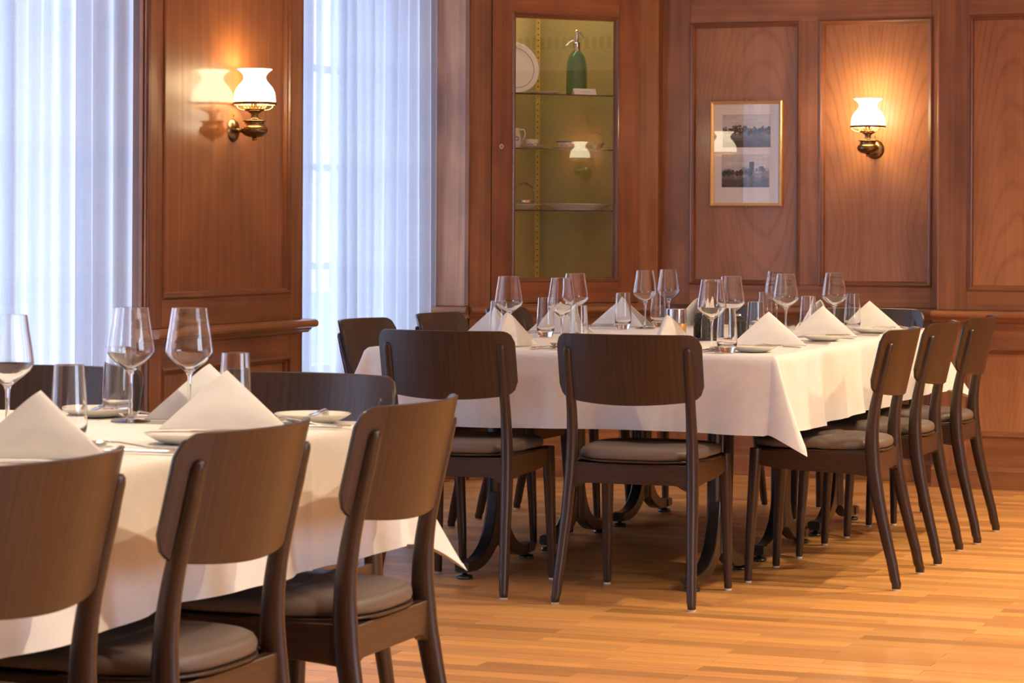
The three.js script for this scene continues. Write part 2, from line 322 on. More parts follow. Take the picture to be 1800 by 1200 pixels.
function pier(name, zc, half) { // panelled front of a window pier, local x runs along -Z
  const w = struct(name, [-4.32, 0, zc], Math.PI / 2);
  const a = -half, b = half, top = TOP + 0.2;
  part('stile', board(a, a + 0.09, 0.788, top, -0.034, 0), M.stile, w);
  part('stile', board(b - 0.1, b, 0.788, top, -0.034, 0), M.stile, w);
  part('bottom_rail', board(a + 0.09, b - 0.1, 0.788, 0.89, -0.034, 0, 'x'), M.stile, w);
  part('top_rail', board(a + 0.09, b - 0.1, 2.46, top, -0.034, 0, 'x'), M.stile, w);
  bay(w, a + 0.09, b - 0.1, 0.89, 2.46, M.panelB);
  part('stile', board(a, a + 0.09, 0.098, 0.735, -0.034, 0), M.stile, w);
  part('stile', board(b - 0.1, b, 0.098, 0.735, -0.034, 0), M.stile, w);
  part('lower_rail', board(a + 0.09, a + 0.42, 0.645, 0.735, -0.034, 0, 'x'), M.stile, w);
  part('lower_rail', board(a + 0.422, b - 0.1, 0.645, 0.735, -0.034, 0, 'x'), M.stile, w);
  part('lower_rail', board(a + 0.09, b - 0.1, 0.0, 0.2, -0.034, 0, 'x'), M.stile, w);
  bay(w, a + 0.09, b - 0.1, 0.2, 0.645);
  part('chair_rail', profileX(RAIL, a - 0.03, b + 0.045), M.stile, w);
  part('baseboard', profileX(BASE, a - 0.01, b + 0.01), M.stile, w);
  return w;
}
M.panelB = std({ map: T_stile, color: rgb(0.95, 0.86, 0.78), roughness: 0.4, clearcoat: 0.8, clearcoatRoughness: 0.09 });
pier('wall_left_pier', -8.61, 0.61);
pier('wall_left_pier', -5.1, 0.6);
// windows: casements with glazing bars
for (const [z0, z1] of [[-11.065, -9.22], [-8.0, -5.7], [-4.5, -2.4]]) {
  const w = struct('window', [-4.9, 0, (z0 + z1) / 2], Math.PI / 2);
  const h = (z1 - z0) / 2, y0 = 0.45, y1 = 2.75;
  part('window_sill', board(-h, h, 0.44, 0.47, -0.1, 0.16, 'x'), M.paint, w);
  for (const [a, b, c, d] of [[-h, -h + 0.07, y0, y1], [h - 0.07, h, y0, y1], [-h, h, y1 - 0.08, y1], [-h, h, y0, y0 + 0.08], [-0.055, 0.055, y0, y1]]) part('window_frame', board(a, b, c, d, -0.04, 0.03, 'y', 0.004), M.paint, w);
  for (const y of [0.97, 1.41, 1.85, 2.29]) part('glazing_bar', board(-h + 0.06, h - 0.06, y - 0.016, y + 0.016, -0.02, 0.012, 'x', 0.003), M.paint, w);
  part('window_pane', new THREE.PlaneGeometry(2 * h - 0.1, y1 - y0 - 0.1).translate(0, (y0 + y1) / 2, -0.005), M.pane, w);
}
{ // ground outside
  const g = struct('ground'); part('paving', new THREE.BoxGeometry(120, 0.2, 160).translate(-65.6, -1.6, -20), M.asphalt, g);
}
{ // east and south walls, behind and beside the camera
  const e = struct('wall_right');
  part('masonry', new THREE.BoxGeometry(0.3, CEIL, 7.2).translate(3.62, CEIL / 2, -8.6), M.plaster, e);
  part('masonry', new THREE.BoxGeometry(0.3, CEIL, 4.6).translate(3.62, CEIL / 2, 0.1), M.plaster, e);
  part('lintel', new THREE.BoxGeometry(0.3, 0.5, 2.8).translate(3.62, CEIL - 0.25, -3.6), M.plaster, e);
  part('parapet', new THREE.BoxGeometry(0.3, 0.8, 2.8).translate(3.62, 0.4, -3.6), M.plaster, e);
  part('wainscot', board(3.44, 3.47, 0, TOP, -11.6, -5.0), M.stile, e);
  part('wainscot', board(3.44, 3.47, 0, TOP, -2.2, 2.0), M.stile, e);
  part('cornice', board(3.38, 3.47, TOP, TOP + 0.06, -11.6, 2.0, 'x'), M.plaster, e);
  for (let i = 0; i < 60; i++) part('vent_slat', new THREE.BoxGeometry(0.02, 0.09, 0.028).translate(3.455, 2.56, -11.0 + i * 0.06), M.hole, e);
  const wn = struct('window', [3.6, 0, -3.6], -Math.PI / 2);
  for (const [a, b, c, d] of [[-1.4, -1.33, 0.8, 2.45], [1.33, 1.4, 0.8, 2.45], [-1.4, 1.4, 2.37, 2.45], [-1.4, 1.4, 0.8, 0.88], [-0.05, 0.05, 0.8, 2.45]]) part('window_frame', board(a, b, c, d, -0.04, 0.03, 'y', 0.004), M.paint, wn);
  part('window_pane', new THREE.PlaneGeometry(2.7, 1.6).translate(0, 1.62, 0), M.pane, wn);
  const s = struct('wall_front');
  part('masonry', new THREE.BoxGeometry(9.5, CEIL, 0.3).translate(-0.7, CEIL / 2, 2.3), M.plaster, s);
  part('wainscot', board(-4.3, 3.45, 0, TOP, 2.1, 2.15), M.stile, s);
}

// ---------------------------------------------------------------- corner cabinet
const CAB = [-4.34, 0, -11.06], Q = Math.SQRT1_2;
const cabAt = (lx, y, lz) => [CAB[0] + Q * (lx + lz), y, CAB[2] + Q * (lz - lx)];
{
  const t = thing('corner_cabinet', 'cherry wood corner display cabinet with tall glazed door, olive lining and glass shelves', 'cabinet', CAB, Math.PI / 4);
  const W = 0.965;
  part('frame_stile', board(0.0, 0.105, 0.0, TOP + 0.2, -0.04, 0), M.stile, t);
  part('frame_stile', board(0.857, W, 0.0, TOP + 0.2, -0.04, 0), M.stile, t);
  part('frame_rail', board(0.105, 0.857, TOP, TOP + 0.2, -0.04, 0, 'x'), M.stile, t);
  part('frame_rail', board(0.105, 0.857, 0.735, 0.798, -0.04, 0, 'x'), M.stile, t);
  const d = new THREE.Group(); d.name = 'door'; t.add(d);
  part('door_stile', board(0.107, 0.208, 0.80, TOP - 0.003, -0.022, 0.006), M.stileC = std({ map: T_stile, color: rgb(0.86, 0.66, 0.56), roughness: 0.4, clearcoat: 0.5, clearcoatRoughness: 0.16 }), d);
  part('door_stile', board(0.753, 0.855, 0.80, TOP - 0.003, -0.022, 0.006), M.stileC, d);
  part('door_rail', board(0.208, 0.753, 2.128, TOP - 0.003, -0.022, 0.006, 'x'), M.stileC, d);
  part('door_rail', board(0.208, 0.753, 0.80, 0.895, -0.022, 0.006, 'x'), M.stileC, d);
  part('glazing_bead', moulding(0.208, 0.753, 0.895, 2.128, [[0, 0.006], [0.002, 0.009], [0.007, 0.010], [0.011, 0.006], [0.014, 0.0], [0.02, -0.004], [0.022, -0.014]]), M.stileDark, d);
  part('door_pane', new THREE.BoxGeometry(0.52, 1.21, 0.004).translate(0.4805, 1.511, -0.012), M.pane, d);
  const esc = part('keyhole_plate', new THREE.CylinderGeometry(0.012, 0.012, 0.004, 24).rotateX(Math.PI / 2).translate(0.151, 1.515, 0.008), M.steel, d);
  part('keyhole', new THREE.CapsuleGeometry(0.0022, 0.005, 4, 8).translate(0.151, 1.515, 0.0098), M.hole, esc);
  part('lower_stile', board(0.105, 0.2, 0.098, 0.735, -0.04, 0), M.stile, t); part('lower_stile', board(0.76, 0.857, 0.098, 0.735, -0.04, 0), M.stile, t);
  part('lower_rail', board(0.2, 0.76, 0.62, 0.735, -0.04, 0, 'x'), M.stile, t); part('lower_rail', board(0.105, 0.857, 0, 0.22, -0.04, 0, 'x'), M.stile, t);
  part('lower_panel', board(0.196, 0.764, 0.216, 0.624, -0.034, -0.02, 'y', 0), M.panel, t);
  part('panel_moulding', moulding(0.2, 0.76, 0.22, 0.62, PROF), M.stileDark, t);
  part('chair_rail', profileX(RAIL, -0.01, W + 0.02), M.stile, t);
  part('baseboard', profileX(BASE, -0.005, W + 0.01), M.stile, t);
  part('side_return', prism([[W - 0.001, -0.001], [W + 0.055, -0.055], [W + 0.04, -0.07], [W - 0.02, -0.02]], 0, TOP + 0.2), M.stileDark, t);
  // interior: olive back panels, floor, head, glass shelves
  part('back_panel', prism([[0.045, -0.035], [0.606, -0.596], [0.622, -0.58], [0.061, -0.02]], 0.78, 2.4), M.felt, t);
  part('back_panel', prism([[0.622, -0.596], [0.955, -0.22], [0.99, -0.14], [0.972, -0.13], [0.935, -0.21], [0.612, -0.572]], 0.78, 2.4), M.felt, t);
  part('cabinet_floor', prism([[0.03, -0.03], [0.96, -0.03], [0.96, -0.18], [0.622, -0.59]], 0.80, 0.83), M.felt, t);
  part('cabinet_head', prism([[0.03, -0.03], [0.96, -0.03], [0.96, -0.18], [0.622, -0.59]], 2.36, 2.39), M.felt, t);
  part('roof_board', prism([[0.0, 0], [W, 0], [W + 0.05, -0.1], [0.66, -0.66]], TOP + 0.2, TOP + 0.22), M.stile, t);
  for (const y of [1.765, 1.512, 1.228]) {
    const s = part('shelf', prism([[0.08, -0.045], [0.93, -0.045], [0.93, -0.19], [0.622, -0.56]], y - 0.006, y), M.shelfGlass, t);
    part('shelf_edge', new THREE.BoxGeometry(0.85, 0.006, 0.003).translate(0.505, y - 0.003, -0.0435), M.shelfEdge, s);
  }
  const st = part('shelf_standard', new THREE.BoxGeometry(0.024, 1.5, 0.006).translate(0.587, 1.59, -0.535), M.gold, t, 'gold perforated shelf standard');
  for (let i = 0; i < 46; i++) { const g = new THREE.CylinderGeometry(0.0032, 0.0032, 0.002, 10).rotateX(Math.PI / 2).translate(0.587, 0.9 + i * 0.028, -0.5312); part('slot', g, M.hole, st); }
}
{ // added fill light that brightens the interior, unseen behind the door rail
  const t = thing('cabinet_fill', 'added fill light tube under the head of the corner cabinet, unseen behind the door rail', 'lamp', cabAt(0.48, 2.345, -0.16), Math.PI / 4);
  part('fill_tube', new THREE.CapsuleGeometry(0.008, 0.44, 6, 14).rotateZ(Math.PI / 2), new THREE.MeshStandardMaterial({ color: 0xffffff, emissive: rgb(1, 0.86, 0.66), emissiveIntensity: 4 }), t);
  part('fill_base', board(-0.25, 0.25, 0.008, 0.016, -0.012, 0.012, 'x', 0.002), M.white, t);
  const l = new THREE.RectAreaLight(rgb(1, 0.88, 0.68), CAB_FILL, 0.46, 0.03); l.position.set(0, -0.012, 0); l.rotation.x = -Math.PI / 2; t.add(l);
}
// display pieces in the cabinet
{
  const dp = (name, label, cat, lx, y, lz, turn = Math.PI / 4) => thing(name, label, cat, cabAt(lx, y, lz), turn, undefined);
  let o = dp('display_plate', 'large round cream plate with a thin dark ring standing upright in the cabinet', 'plate', 0.356, 1.765, -0.27);
  const R = 0.122, tilt = -0.22;
  const pl = new THREE.Group(); pl.name = 'plate_body'; pl.rotation.x = tilt; pl.position.set(0, 0.013, 0); o.add(pl);
  const pg = lathe([[0, 0], [0.07, 0], [0.082, 0.004], [R, 0.016], [R + 0.001, 0.018], [R - 0.004, 0.018], [0.08, 0.007], [0.07, 0.004], [0, 0.004]], 64).rotateX(Math.PI / 2).translate(0, R, -0.01);
  part('plate', pg, M.china, pl);
  part('ring_line', new THREE.TorusGeometry(0.098, 0.0012, 8, 80).translate(0, R, 0.0025), M.plum, pl, 'thin plum ring');
  part('emblem', new THREE.TorusGeometry(0.011, 0.0012, 8, 32).scale(1, 0.7, 1).translate(0.008, R + 0.104, 0.004), M.plum, pl, 'small oval emblem');
  const std_ = new THREE.Group(); std_.name = 'plate_stand'; o.add(std_);
  for (const x of [-0.03, 0.06]) part('stand_arm', tube([[x, 0.003, -0.06], [x, 0.004, 0.03], [x, 0.014, 0.036], [x, 0.024, 0.034]], 0.0025, 8, 16), M.white, std_);
  part('stand_bar', tube([[-0.03, 0.003, -0.03], [0.06, 0.003, -0.03]], 0.0025, 8, 4), M.white, std_);

  o = dp('saucer', 'cream saucer lying flat on the top glass shelf beside the upright plate', 'saucer', 0.452, 1.765, -0.17);
  part('dish', lathe([[0, 0], [0.03, 0], [0.034, 0.003], [0.07, 0.012], [0.071, 0.014], [0.066, 0.014], [0.03, 0.005], [0, 0.005]], 48), M.china, o);

  o = dp('siphon_bottle', 'green glass soda siphon with silver head on the top cabinet shelf', 'bottle', 0.622, 1.765, -0.18, 0.35);
  part('bottle_body', lathe([[0, 0.002], [0.04, 0], [0.049, 0.006], [0.05, 0.02], [0.0485, 0.10], [0.046, 0.155], [0.042, 0.175], [0.034, 0.193], [0.022, 0.208], [0.016, 0.214], [0.016, 0.22], [0.012, 0.22], [0.012, 0.21], [0.03, 0.19], [0.042, 0.155], [0.0445, 0.10], [0.046, 0.02], [0.04, 0.008], [0, 0.008]], 56), M.greenGlass, o, 'green glass');
  const beads = []; for (let i = 0; i < 12; i++) for (const a of [-0.9, -0.3, 0.35, 1.0, 1.6]) beads.push(new THREE.SphereGeometry(0.0026, 8, 6).translate(Math.sin(a) * 0.0485, 0.03 + i * 0.0105, Math.cos(a) * 0.0485));
  const bd = part('bead_pattern', mergeGeometries(beads), M.greenGlass, o); bd.userData.kind = 'stuff';
  part('collar', lathe([[0.018, 0.205], [0.019, 0.216], [0.0165, 0.22], [0.0165, 0.243], [0.019, 0.246], [0.017, 0.252], [0, 0.254]], 32), M.steel, o);
  part('head', lathe([[0, 0.25], [0.008, 0.25], [0.0095, 0.27], [0.0085, 0.288], [0.011, 0.294], [0.011, 0.304], [0.007, 0.311], [0, 0.312]], 24), M.steel, o);
  part('spout', tube([[0, 0.254, 0], [-0.018, 0.258, 0.002], [-0.034, 0.25, 0.004], [-0.05, 0.234, 0.006]], 0.0052, 10, 20), M.steel, o);
  part('lever', tube([[0.0, 0.302, 0], [0.014, 0.3, 0], [0.024, 0.288, 0], [0.034, 0.274, 0]], 0.0035, 10, 20), M.steel, o);

  o = dp('place_card', 'small white folded card in front of the green siphon', 'card', 0.615, 1.765, -0.082);
  const tent = new THREE.ExtrudeGeometry(new THREE.Shape([[-0.016, 0], [0, 0.03], [0.016, 0], [0.0145, 0], [0, 0.027], [-0.0145, 0]].map((p) => new THREE.Vector2(...p))), { depth: 0.115, bevelEnabled: false }).translate(0, 0, -0.0575).rotateY(Math.PI / 2);
  part('card', tent, M.paper, o);
  for (const [y, l] of [[0.017, 0.06], [0.012, 0.045]]) part('text_line', new THREE.BoxGeometry(l, 0.0012, 0.0004).rotateX(-0.49).translate(0, y, 0.0165 - y * 0.533), std({ color: rgb(0.35, 0.33, 0.3) }), o);

  o = dp('jug', 'white porcelain milk jug with a small blue mark on the middle shelf', 'jug', 0.288, 1.512, -0.15, 0.6);
  part('jug_body', lathe([[0, 0], [0.026, 0], [0.028, 0.004], [0.036, 0.02], [0.037, 0.035], [0.03, 0.06], [0.026, 0.078], [0.029, 0.094], [0.027, 0.094], [0.024, 0.078], [0.028, 0.06], [0.034, 0.035], [0.033, 0.02], [0, 0.006]], 40), M.china, o);
  part('handle', tube([[0.025, 0.084, 0], [0.045, 0.088, 0], [0.052, 0.07, 0], [0.045, 0.048, 0], [0.033, 0.036, 0]], 0.004, 8, 24), M.china, o);
  part('mark', new THREE.TorusGeometry(0.009, 0.0016, 8, 24).translate(0.004, 0.045, 0.0355), M.blue, o, 'blue round mark');

  const cup = (lx, lz, r, h, label, band) => {
    const c = dp('cup', label, 'cup', lx, 1.512 + 0.0045, lz);
    part('cup_body', lathe([[0, 0], [r * 0.6, 0], [r * 0.64, 0.003], [r * 0.86, h * 0.4], [r * 0.97, h * 0.8], [r, h], [r - 0.002, h], [r * 0.92, h * 0.75], [r * 0.8, h * 0.38], [r * 0.5, 0.005], [0, 0.004]], 40), M.china, c);
    if (band) part('rim_band', lathe([[r + 0.0002, h - 0.007], [r + 0.0012, h - 0.006], [r + 0.0012, h - 0.001], [r + 0.0002, h]], 40), M.blue, c, 'dark blue rim');
    for (let i = -3; i <= 3; i++) part('flower', new THREE.SphereGeometry(0.0028, 8, 6).scale(1, 1, 0.35).rotateY(i * 0.3).translate(Math.sin(i * 0.3) * r * 0.9, h * (0.45 + 0.1 * (i % 2)), Math.cos(i * 0.3) * r * 0.9), i % 2 ? M.blue : M.plum, c);
    return c;
  };
  const sau = (lx, lz, r, label) => { const c = dp('saucer', label, 'saucer', lx, 1.512, lz); part('dish', lathe([[0, 0], [r * 0.5, 0], [r * 0.55, 0.003], [r, 0.011], [r, 0.0125], [r * 0.94, 0.0125], [r * 0.5, 0.0045], [0, 0.0045]], 40), M.china, c); return c; };
  sau(0.365, -0.11, 0.058, 'patterned saucer under the cup next to the porcelain jug'); cup(0.358, -0.11, 0.035, 0.038, 'small flower-patterned cup on a saucer next to the porcelain jug', false);
  sau(0.547, -0.14, 0.07, 'plain cream saucer under the blue-rimmed bowl'); cup(0.547, -0.14, 0.042, 0.034, 'round bowl-shaped cup with dark blue rim on the middle shelf', true);

  o = dp('silver_basket', 'small silver basket with a thin hoop handle on the middle cabinet shelf', 'basket', 0.702, 1.512, -0.13);
  part('bowl', lathe([[0, 0], [0.02, 0], [0.022, 0.004], [0.036, 0.022], [0.042, 0.03], [0.041, 0.031], [0.034, 0.023], [0.02, 0.006], [0, 0.005]], 40), M.steel, o);
  const hp = []; for (let i = 0; i <= 16; i++) { const a = i / 16 * Math.PI; hp.push([Math.cos(a) * 0.041, 0.03 + Math.sin(a) * 0.052, 0]); }
  part('handle', tube(hp, 0.0013, 8, 40), M.steel, o);

  o = dp('serving_tray', 'long white platter at the keyhole end of the lowest cabinet shelf', 'platter', 0.30, 1.228, -0.14);
  part('dish', lathe([[0, 0], [0.06, 0], [0.066, 0.004], [0.125, 0.024], [0.126, 0.027], [0.12, 0.027], [0.064, 0.009], [0, 0.007]], 56).scale(1.0, 1, 0.6), M.china, o);
  o = dp('tray_with_handle', 'low silver caddy with an arched dark handle standing on the white platter', 'caddy', 0.335, 1.2372, -0.14);
  part('caddy_body', lathe([[0, 0.02], [0.046, 0.02], [0.048, 0.023], [0.048, 0.034], [0.050, 0.036], [0.046, 0.037], [0.044, 0.026], [0, 0.025]], 40).scale(1, 1, 0.8), M.steel, o);
  part('foot', lathe([[0, 0], [0.03, 0], [0.031, 0.004], [0.024, 0.02], [0, 0.02]], 32).scale(1, 1, 0.8), M.steel, o);
  part('handle', tube([[-0.048, 0.035, 0], [-0.05, 0.07, 0], [-0.038, 0.098, 0], [0, 0.114, 0], [0.038, 0.098, 0], [0.05, 0.07, 0], [0.048, 0.035, 0]], 0.0022, 8, 48), M.brass, o);
  part('grip', tube([[-0.02, 0.11, 0], [0, 0.115, 0], [0.02, 0.11, 0]], 0.0042, 8, 12), M.brass, o, 'thicker dark grip');
  o = dp('oval_platter', 'large oval white platter lying on the lowest cabinet shelf', 'platter', 0.62, 1.228, -0.155);
  part('dish', lathe([[0, 0], [0.118, 0], [0.12, 0.003], [0.124, 0.007], [0.182, 0.028], [0.184, 0.031], [0.176, 0.031], [0.12, 0.012], [0, 0.01]], 64).scale(1, 1, 0.55), M.china, o);
}

// ---------------------------------------------------------------- framed prints on the far wall
{
  const t = thing('picture_frame', 'slim gilt frame holding two small landscape engravings one above the other', 'picture', [-3.251, 1.496, -11.82]);
  const W = 0.345, H = 0.492;
  part('frame', moulding(-W / 2, W / 2, -H / 2, H / 2, [[-0.0, 0.0], [0.0, 0.022], [0.004, 0.026], [0.009, 0.024], [0.012, 0.019], [0.016, 0.016], [0.016, 0.008]]), M.gilt, t);
  part('backing', new THREE.BoxGeometry(W - 0.004, H - 0.004, 0.006).translate(0, 0, 0.005), M.hole, t);
  const cv = document.createElement('canvas'); cv.width = 512; cv.height = 760; const g = cv.getContext('2d');
  g.fillStyle = '#e9e2d6'; g.fillRect(0, 0, 512, 760);
  const land = (x0, y0, w, h, towers) => {
    g.save(); g.beginPath(); g.rect(x0, y0, w, h); g.clip();
    g.fillStyle = '#c3bdb2'; g.fillRect(x0, y0, w, h);
    for (let i = 0; i < 90; i++) { const x = x0 + rnd() * w, y = y0 + rnd() * h * 0.45; g.fillStyle = `rgba(226,220,208,${0.25 * rnd()})`; g.beginPath(); g.ellipse(x, y, 20 + 40 * rnd(), 6 + 12 * rnd(), 0, 0, 7); g.fill(); }
    for (let layer = 0; layer < 4; layer++) {
      const base = y0 + h * (0.48 + layer * 0.15), tone = 140 - layer * 26;
      g.fillStyle = `rgb(${tone},${tone - 4},${tone - 10})`; g.beginPath(); g.moveTo(x0, y0 + h);
      for (let i = 0; i <= 40; i++) g.lineTo(x0 + w * i / 40, base + h * 0.16 * (fbm(i * 0.16 + layer * 9, towers ? 3 : 8) - 0.5) * 2);
      g.lineTo(x0 + w, y0 + h); g.fill();
    }
    const tree = (cx, cy, r) => { for (let k = 0; k < 60; k++) { const v = 40 + 60 * rnd(); g.fillStyle = `rgb(${v},${v - 3},${v - 8})`; g.beginPath(); const a = rnd() * 7, q = r * Math.sqrt(rnd()); g.arc(cx + Math.cos(a) * q, cy + Math.sin(a) * q * 1.2, 2 + 5 * rnd(), 0, 7); g.fill(); } g.fillStyle = '#38342e'; g.fillRect(cx - 2, cy + r * 0.6, 4, r * 1.3); };
    if (towers) { g.fillStyle = '#6a665f'; g.fillRect(x0 + w * 0.58, y0 + h * 0.22, w * 0.10, h * 0.28); g.fillRect(x0 + w * 0.78, y0 + h * 0.36, w * 0.10, h * 0.16); for (let k = 0; k < 5; k++) g.fillRect(x0 + w * (0.55 + 0.08 * k), y0 + h * 0.42, w * 0.05, h * 0.1); for (let k = 0; k < 7; k++) tree(x0 + w * (0.05 + 0.09 * k), y0 + h * (0.58 - 0.02 * (k % 3)), 12 + 6 * rnd()); }
    else for (let k = 0; k < 10; k++) tree(x0 + w * (0.06 + 0.1 * k), y0 + h * (0.42 + 0.12 * rnd()), 16 + 12 * rnd());
    for (let i = 0; i < 900; i++) { g.strokeStyle = `rgba(${rnd() < 0.6 ? '40,38,34' : '230,224,214'},${0.25 * rnd()})`; const x = x0 + rnd() * w, y = y0 + h * (0.45 + 0.55 * rnd()); g.beginPath(); g.moveTo(x, y); g.lineTo(x + 6 + 12 * rnd(), y + (rnd() - 0.5) * 6); g.stroke(); }
    g.restore(); g.strokeStyle = '#8c867b'; g.strokeRect(x0, y0, w, h);
  };
  land(70, 82, 374, 250, false); land(64, 388, 372, 250, true);
  const tx = new THREE.CanvasTexture(cv); tx.colorSpace = THREE.SRGBColorSpace;
  part('print', new THREE.BoxGeometry(W - 0.03, H - 0.03, 0.002).translate(0, 0, 0.0095), new THREE.MeshStandardMaterial({ map: tx, roughness: 0.9 }), t, 'two engraved landscapes on cream paper');
  part('glazing', new THREE.PlaneGeometry(W - 0.03, H - 0.03).translate(0, 0, 0.014), std({ color: rgb(1, 1, 1), roughness: 0, transmission: 1, thickness: 0, ior: 1.9 }), t);
  for (const y of [H / 2 + 0.004, -H / 2 - 0.004]) part('hanging_tab', new THREE.CylinderGeometry(0.006, 0.006, 0.004, 16).rotateX(Math.PI / 2).translate(0, y, 0.006), M.brass, t);
}

// ---------------------------------------------------------------- wall sconces
function sconce(label, x, z, turn, wallGap, y = 1.512) { // origin on the wall at plate height, local z leaves the wall
  const t = thing('wall_sconce', label, 'wall lamp', [x, y, z], turn);
  const a = wallGap;                                   // distance of the lamp axis from the wall
  part('wall_plate', lathe([[0.053, 0], [0.053, 0.004], [0.05, 0.008], [0.046, 0.009], [0.043, 0.014], [0.036, 0.022], [0.024, 0.027], [0.014, 0.031], [0.0, 0.032]], 48).rotateX(Math.PI / 2), M.brass, t);
  part('plate_loop', new THREE.TorusGeometry(0.006, 0.0018, 8, 20).rotateY(Math.PI / 2).translate(0, 0.058, 0.01), M.brass, t);
  part('arm', lathe([[0.006, 0.028], [0.011, 0.034], [0.008, 0.04], [0.007, a - 0.05], [0.012, a - 0.043], [0.012, a - 0.03]], 24).rotateX(Math.PI / 2), M.brass, t);
  const ax = (g) => g.translate(0, 0, a);
  part('font', ax(lathe([[0, -0.036], [0.006, -0.037], [0.010, -0.033], [0.006, -0.029], [0.012, -0.025], [0.026, -0.022], [0.034, -0.019], [0.045, -0.010], [0.0495, 0.0], [0.048, 0.009], [0.041, 0.017], [0.036, 0.02], [0.036, 0.031], [0.044, 0.034], [0.044, 0.0365], [0.034, 0.038], [0.017, 0.04], [0.014, 0.046], [0.0135, 0.058], [0.018, 0.064], [0.024, 0.067], [0, 0.067]], 48)), M.brass, t);
  const bk = part('gallery', ax(lathe([[0.0, 0.066], [0.02, 0.066], [0.034, 0.072], [0.039, 0.078], [0.0385, 0.08], [0.03, 0.074], [0.0, 0.07]], 40)), M.brass, t);
  for (let i = 0; i < 18; i++) { const q = i / 18 * 2 * Math.PI; part('prong', ax(tube([[Math.cos(q) * 0.037, 0.077, Math.sin(q) * 0.037], [Math.cos(q) * 0.042, 0.087, Math.sin(q) * 0.042], [Math.cos(q) * 0.040, 0.097, Math.sin(q) * 0.040]], 0.0022, 6, 8)), M.brassBright, bk); }
  part('shade_ring', ax(lathe([[0.076, 0.094], [0.0805, 0.094], [0.0815, 0.0985], [0.0805, 0.103], [0.0775, 0.104], [0.076, 0.094]], 56)), M.brass, t);
  for (const q of [0.6, 2.7, 4.8]) part('ring_arm', ax(tube([[Math.cos(q) * 0.03, 0.074, Math.sin(q) * 0.03], [Math.cos(q) * 0.058, 0.077, Math.sin(q) * 0.058], [Math.cos(q) * 0.074, 0.086, Math.sin(q) * 0.074], [Math.cos(q) * 0.079, 0.096, Math.sin(q) * 0.079]], 0.0022, 8, 20)), M.brassBright, t);
  part('glass_shade', ax(lathe([[0.0775, 0.099], [0.0775, 0.115], [0.074, 0.140], [0.0655, 0.158], [0.0535, 0.172], [0.0445, 0.182], [0.0405, 0.193], [0.0425, 0.203], [0.051, 0.214], [0.0595, 0.2205], [0.0645, 0.224], [0.063, 0.2255], [0.058, 0.222], [0.049, 0.2155], [0.0405, 0.204], [0.0385, 0.193], [0.0425, 0.181], [0.0515, 0.1705], [0.0635, 0.1565], [0.072, 0.139], [0.0755, 0.115], [0.0755, 0.099]], 56)), M.shade, t, 'glowing white glass shade');
  part('light_bulb', ax(new THREE.SphereGeometry(0.016, 20, 14).scale(1, 1.5, 1).translate(0, 0.165, 0)), M.bulb, t, 'glowing bulb');
  part('bulb_holder', ax(lathe([[0, 0.07], [0.013, 0.07], [0.013, 0.12], [0.010, 0.14], [0, 0.142]], 20)), M.brass, t);
  const l = new THREE.PointLight(rgb(1, 0.70, 0.36), SCONCE_CD, 0, 2); l.position.set(0, 0.178, a); l.shadow.radius = 1.2; t.add(l);
  return t;
}
sconce('brass oil-lamp style wall sconce on the pier between the two curtained windows', -4.353, -8.67, Math.PI / 2, 0.10, 1.496);
sconce('brass oil-lamp style wall sconce on the panel beside the framed engravings', -2.645, -11.832, 0, 0.155);
sconce('brass wall sconce seen only as a reflection in the cabinet door glass', 3.44, -8.96, -Math.PI / 2, 0.13, 1.575);

// ---------------------------------------------------------------- ceiling spots
SPOTS.forEach(([x, z, share, where], i) => {
  const t = thing('ceiling_spot', 'white ceiling spotlight with warm lamp ' + where, 'ceiling light', [x, CEIL, z], 0, 'warm ceiling spotlights above the dining room');
  part('housing', lathe([[0, 0], [0.06, 0], [0.06, -0.09], [0.056, -0.1], [0.05, -0.1], [0.048, -0.08], [0, -0.078]], 32), M.white, t);
  part('lamp_face', new THREE.CylinderGeometry(0.046, 0.046, 0.006, 32).translate(0, -0.086, 0), new THREE.MeshStandardMaterial({ color: 0xffffff, emissive: rgb(1, 0.75, 0.45), emissiveIntensity: 20 }), t);
  const l = new THREE.SpotLight(WARM, SPOT_CD * share, 0, 1.25, 0.8, 2); l.position.set(0, -0.115, 0); l.target.position.set(0, -3, 0); l.shadow.radius = 1.3; t.add(l, l.target);
});

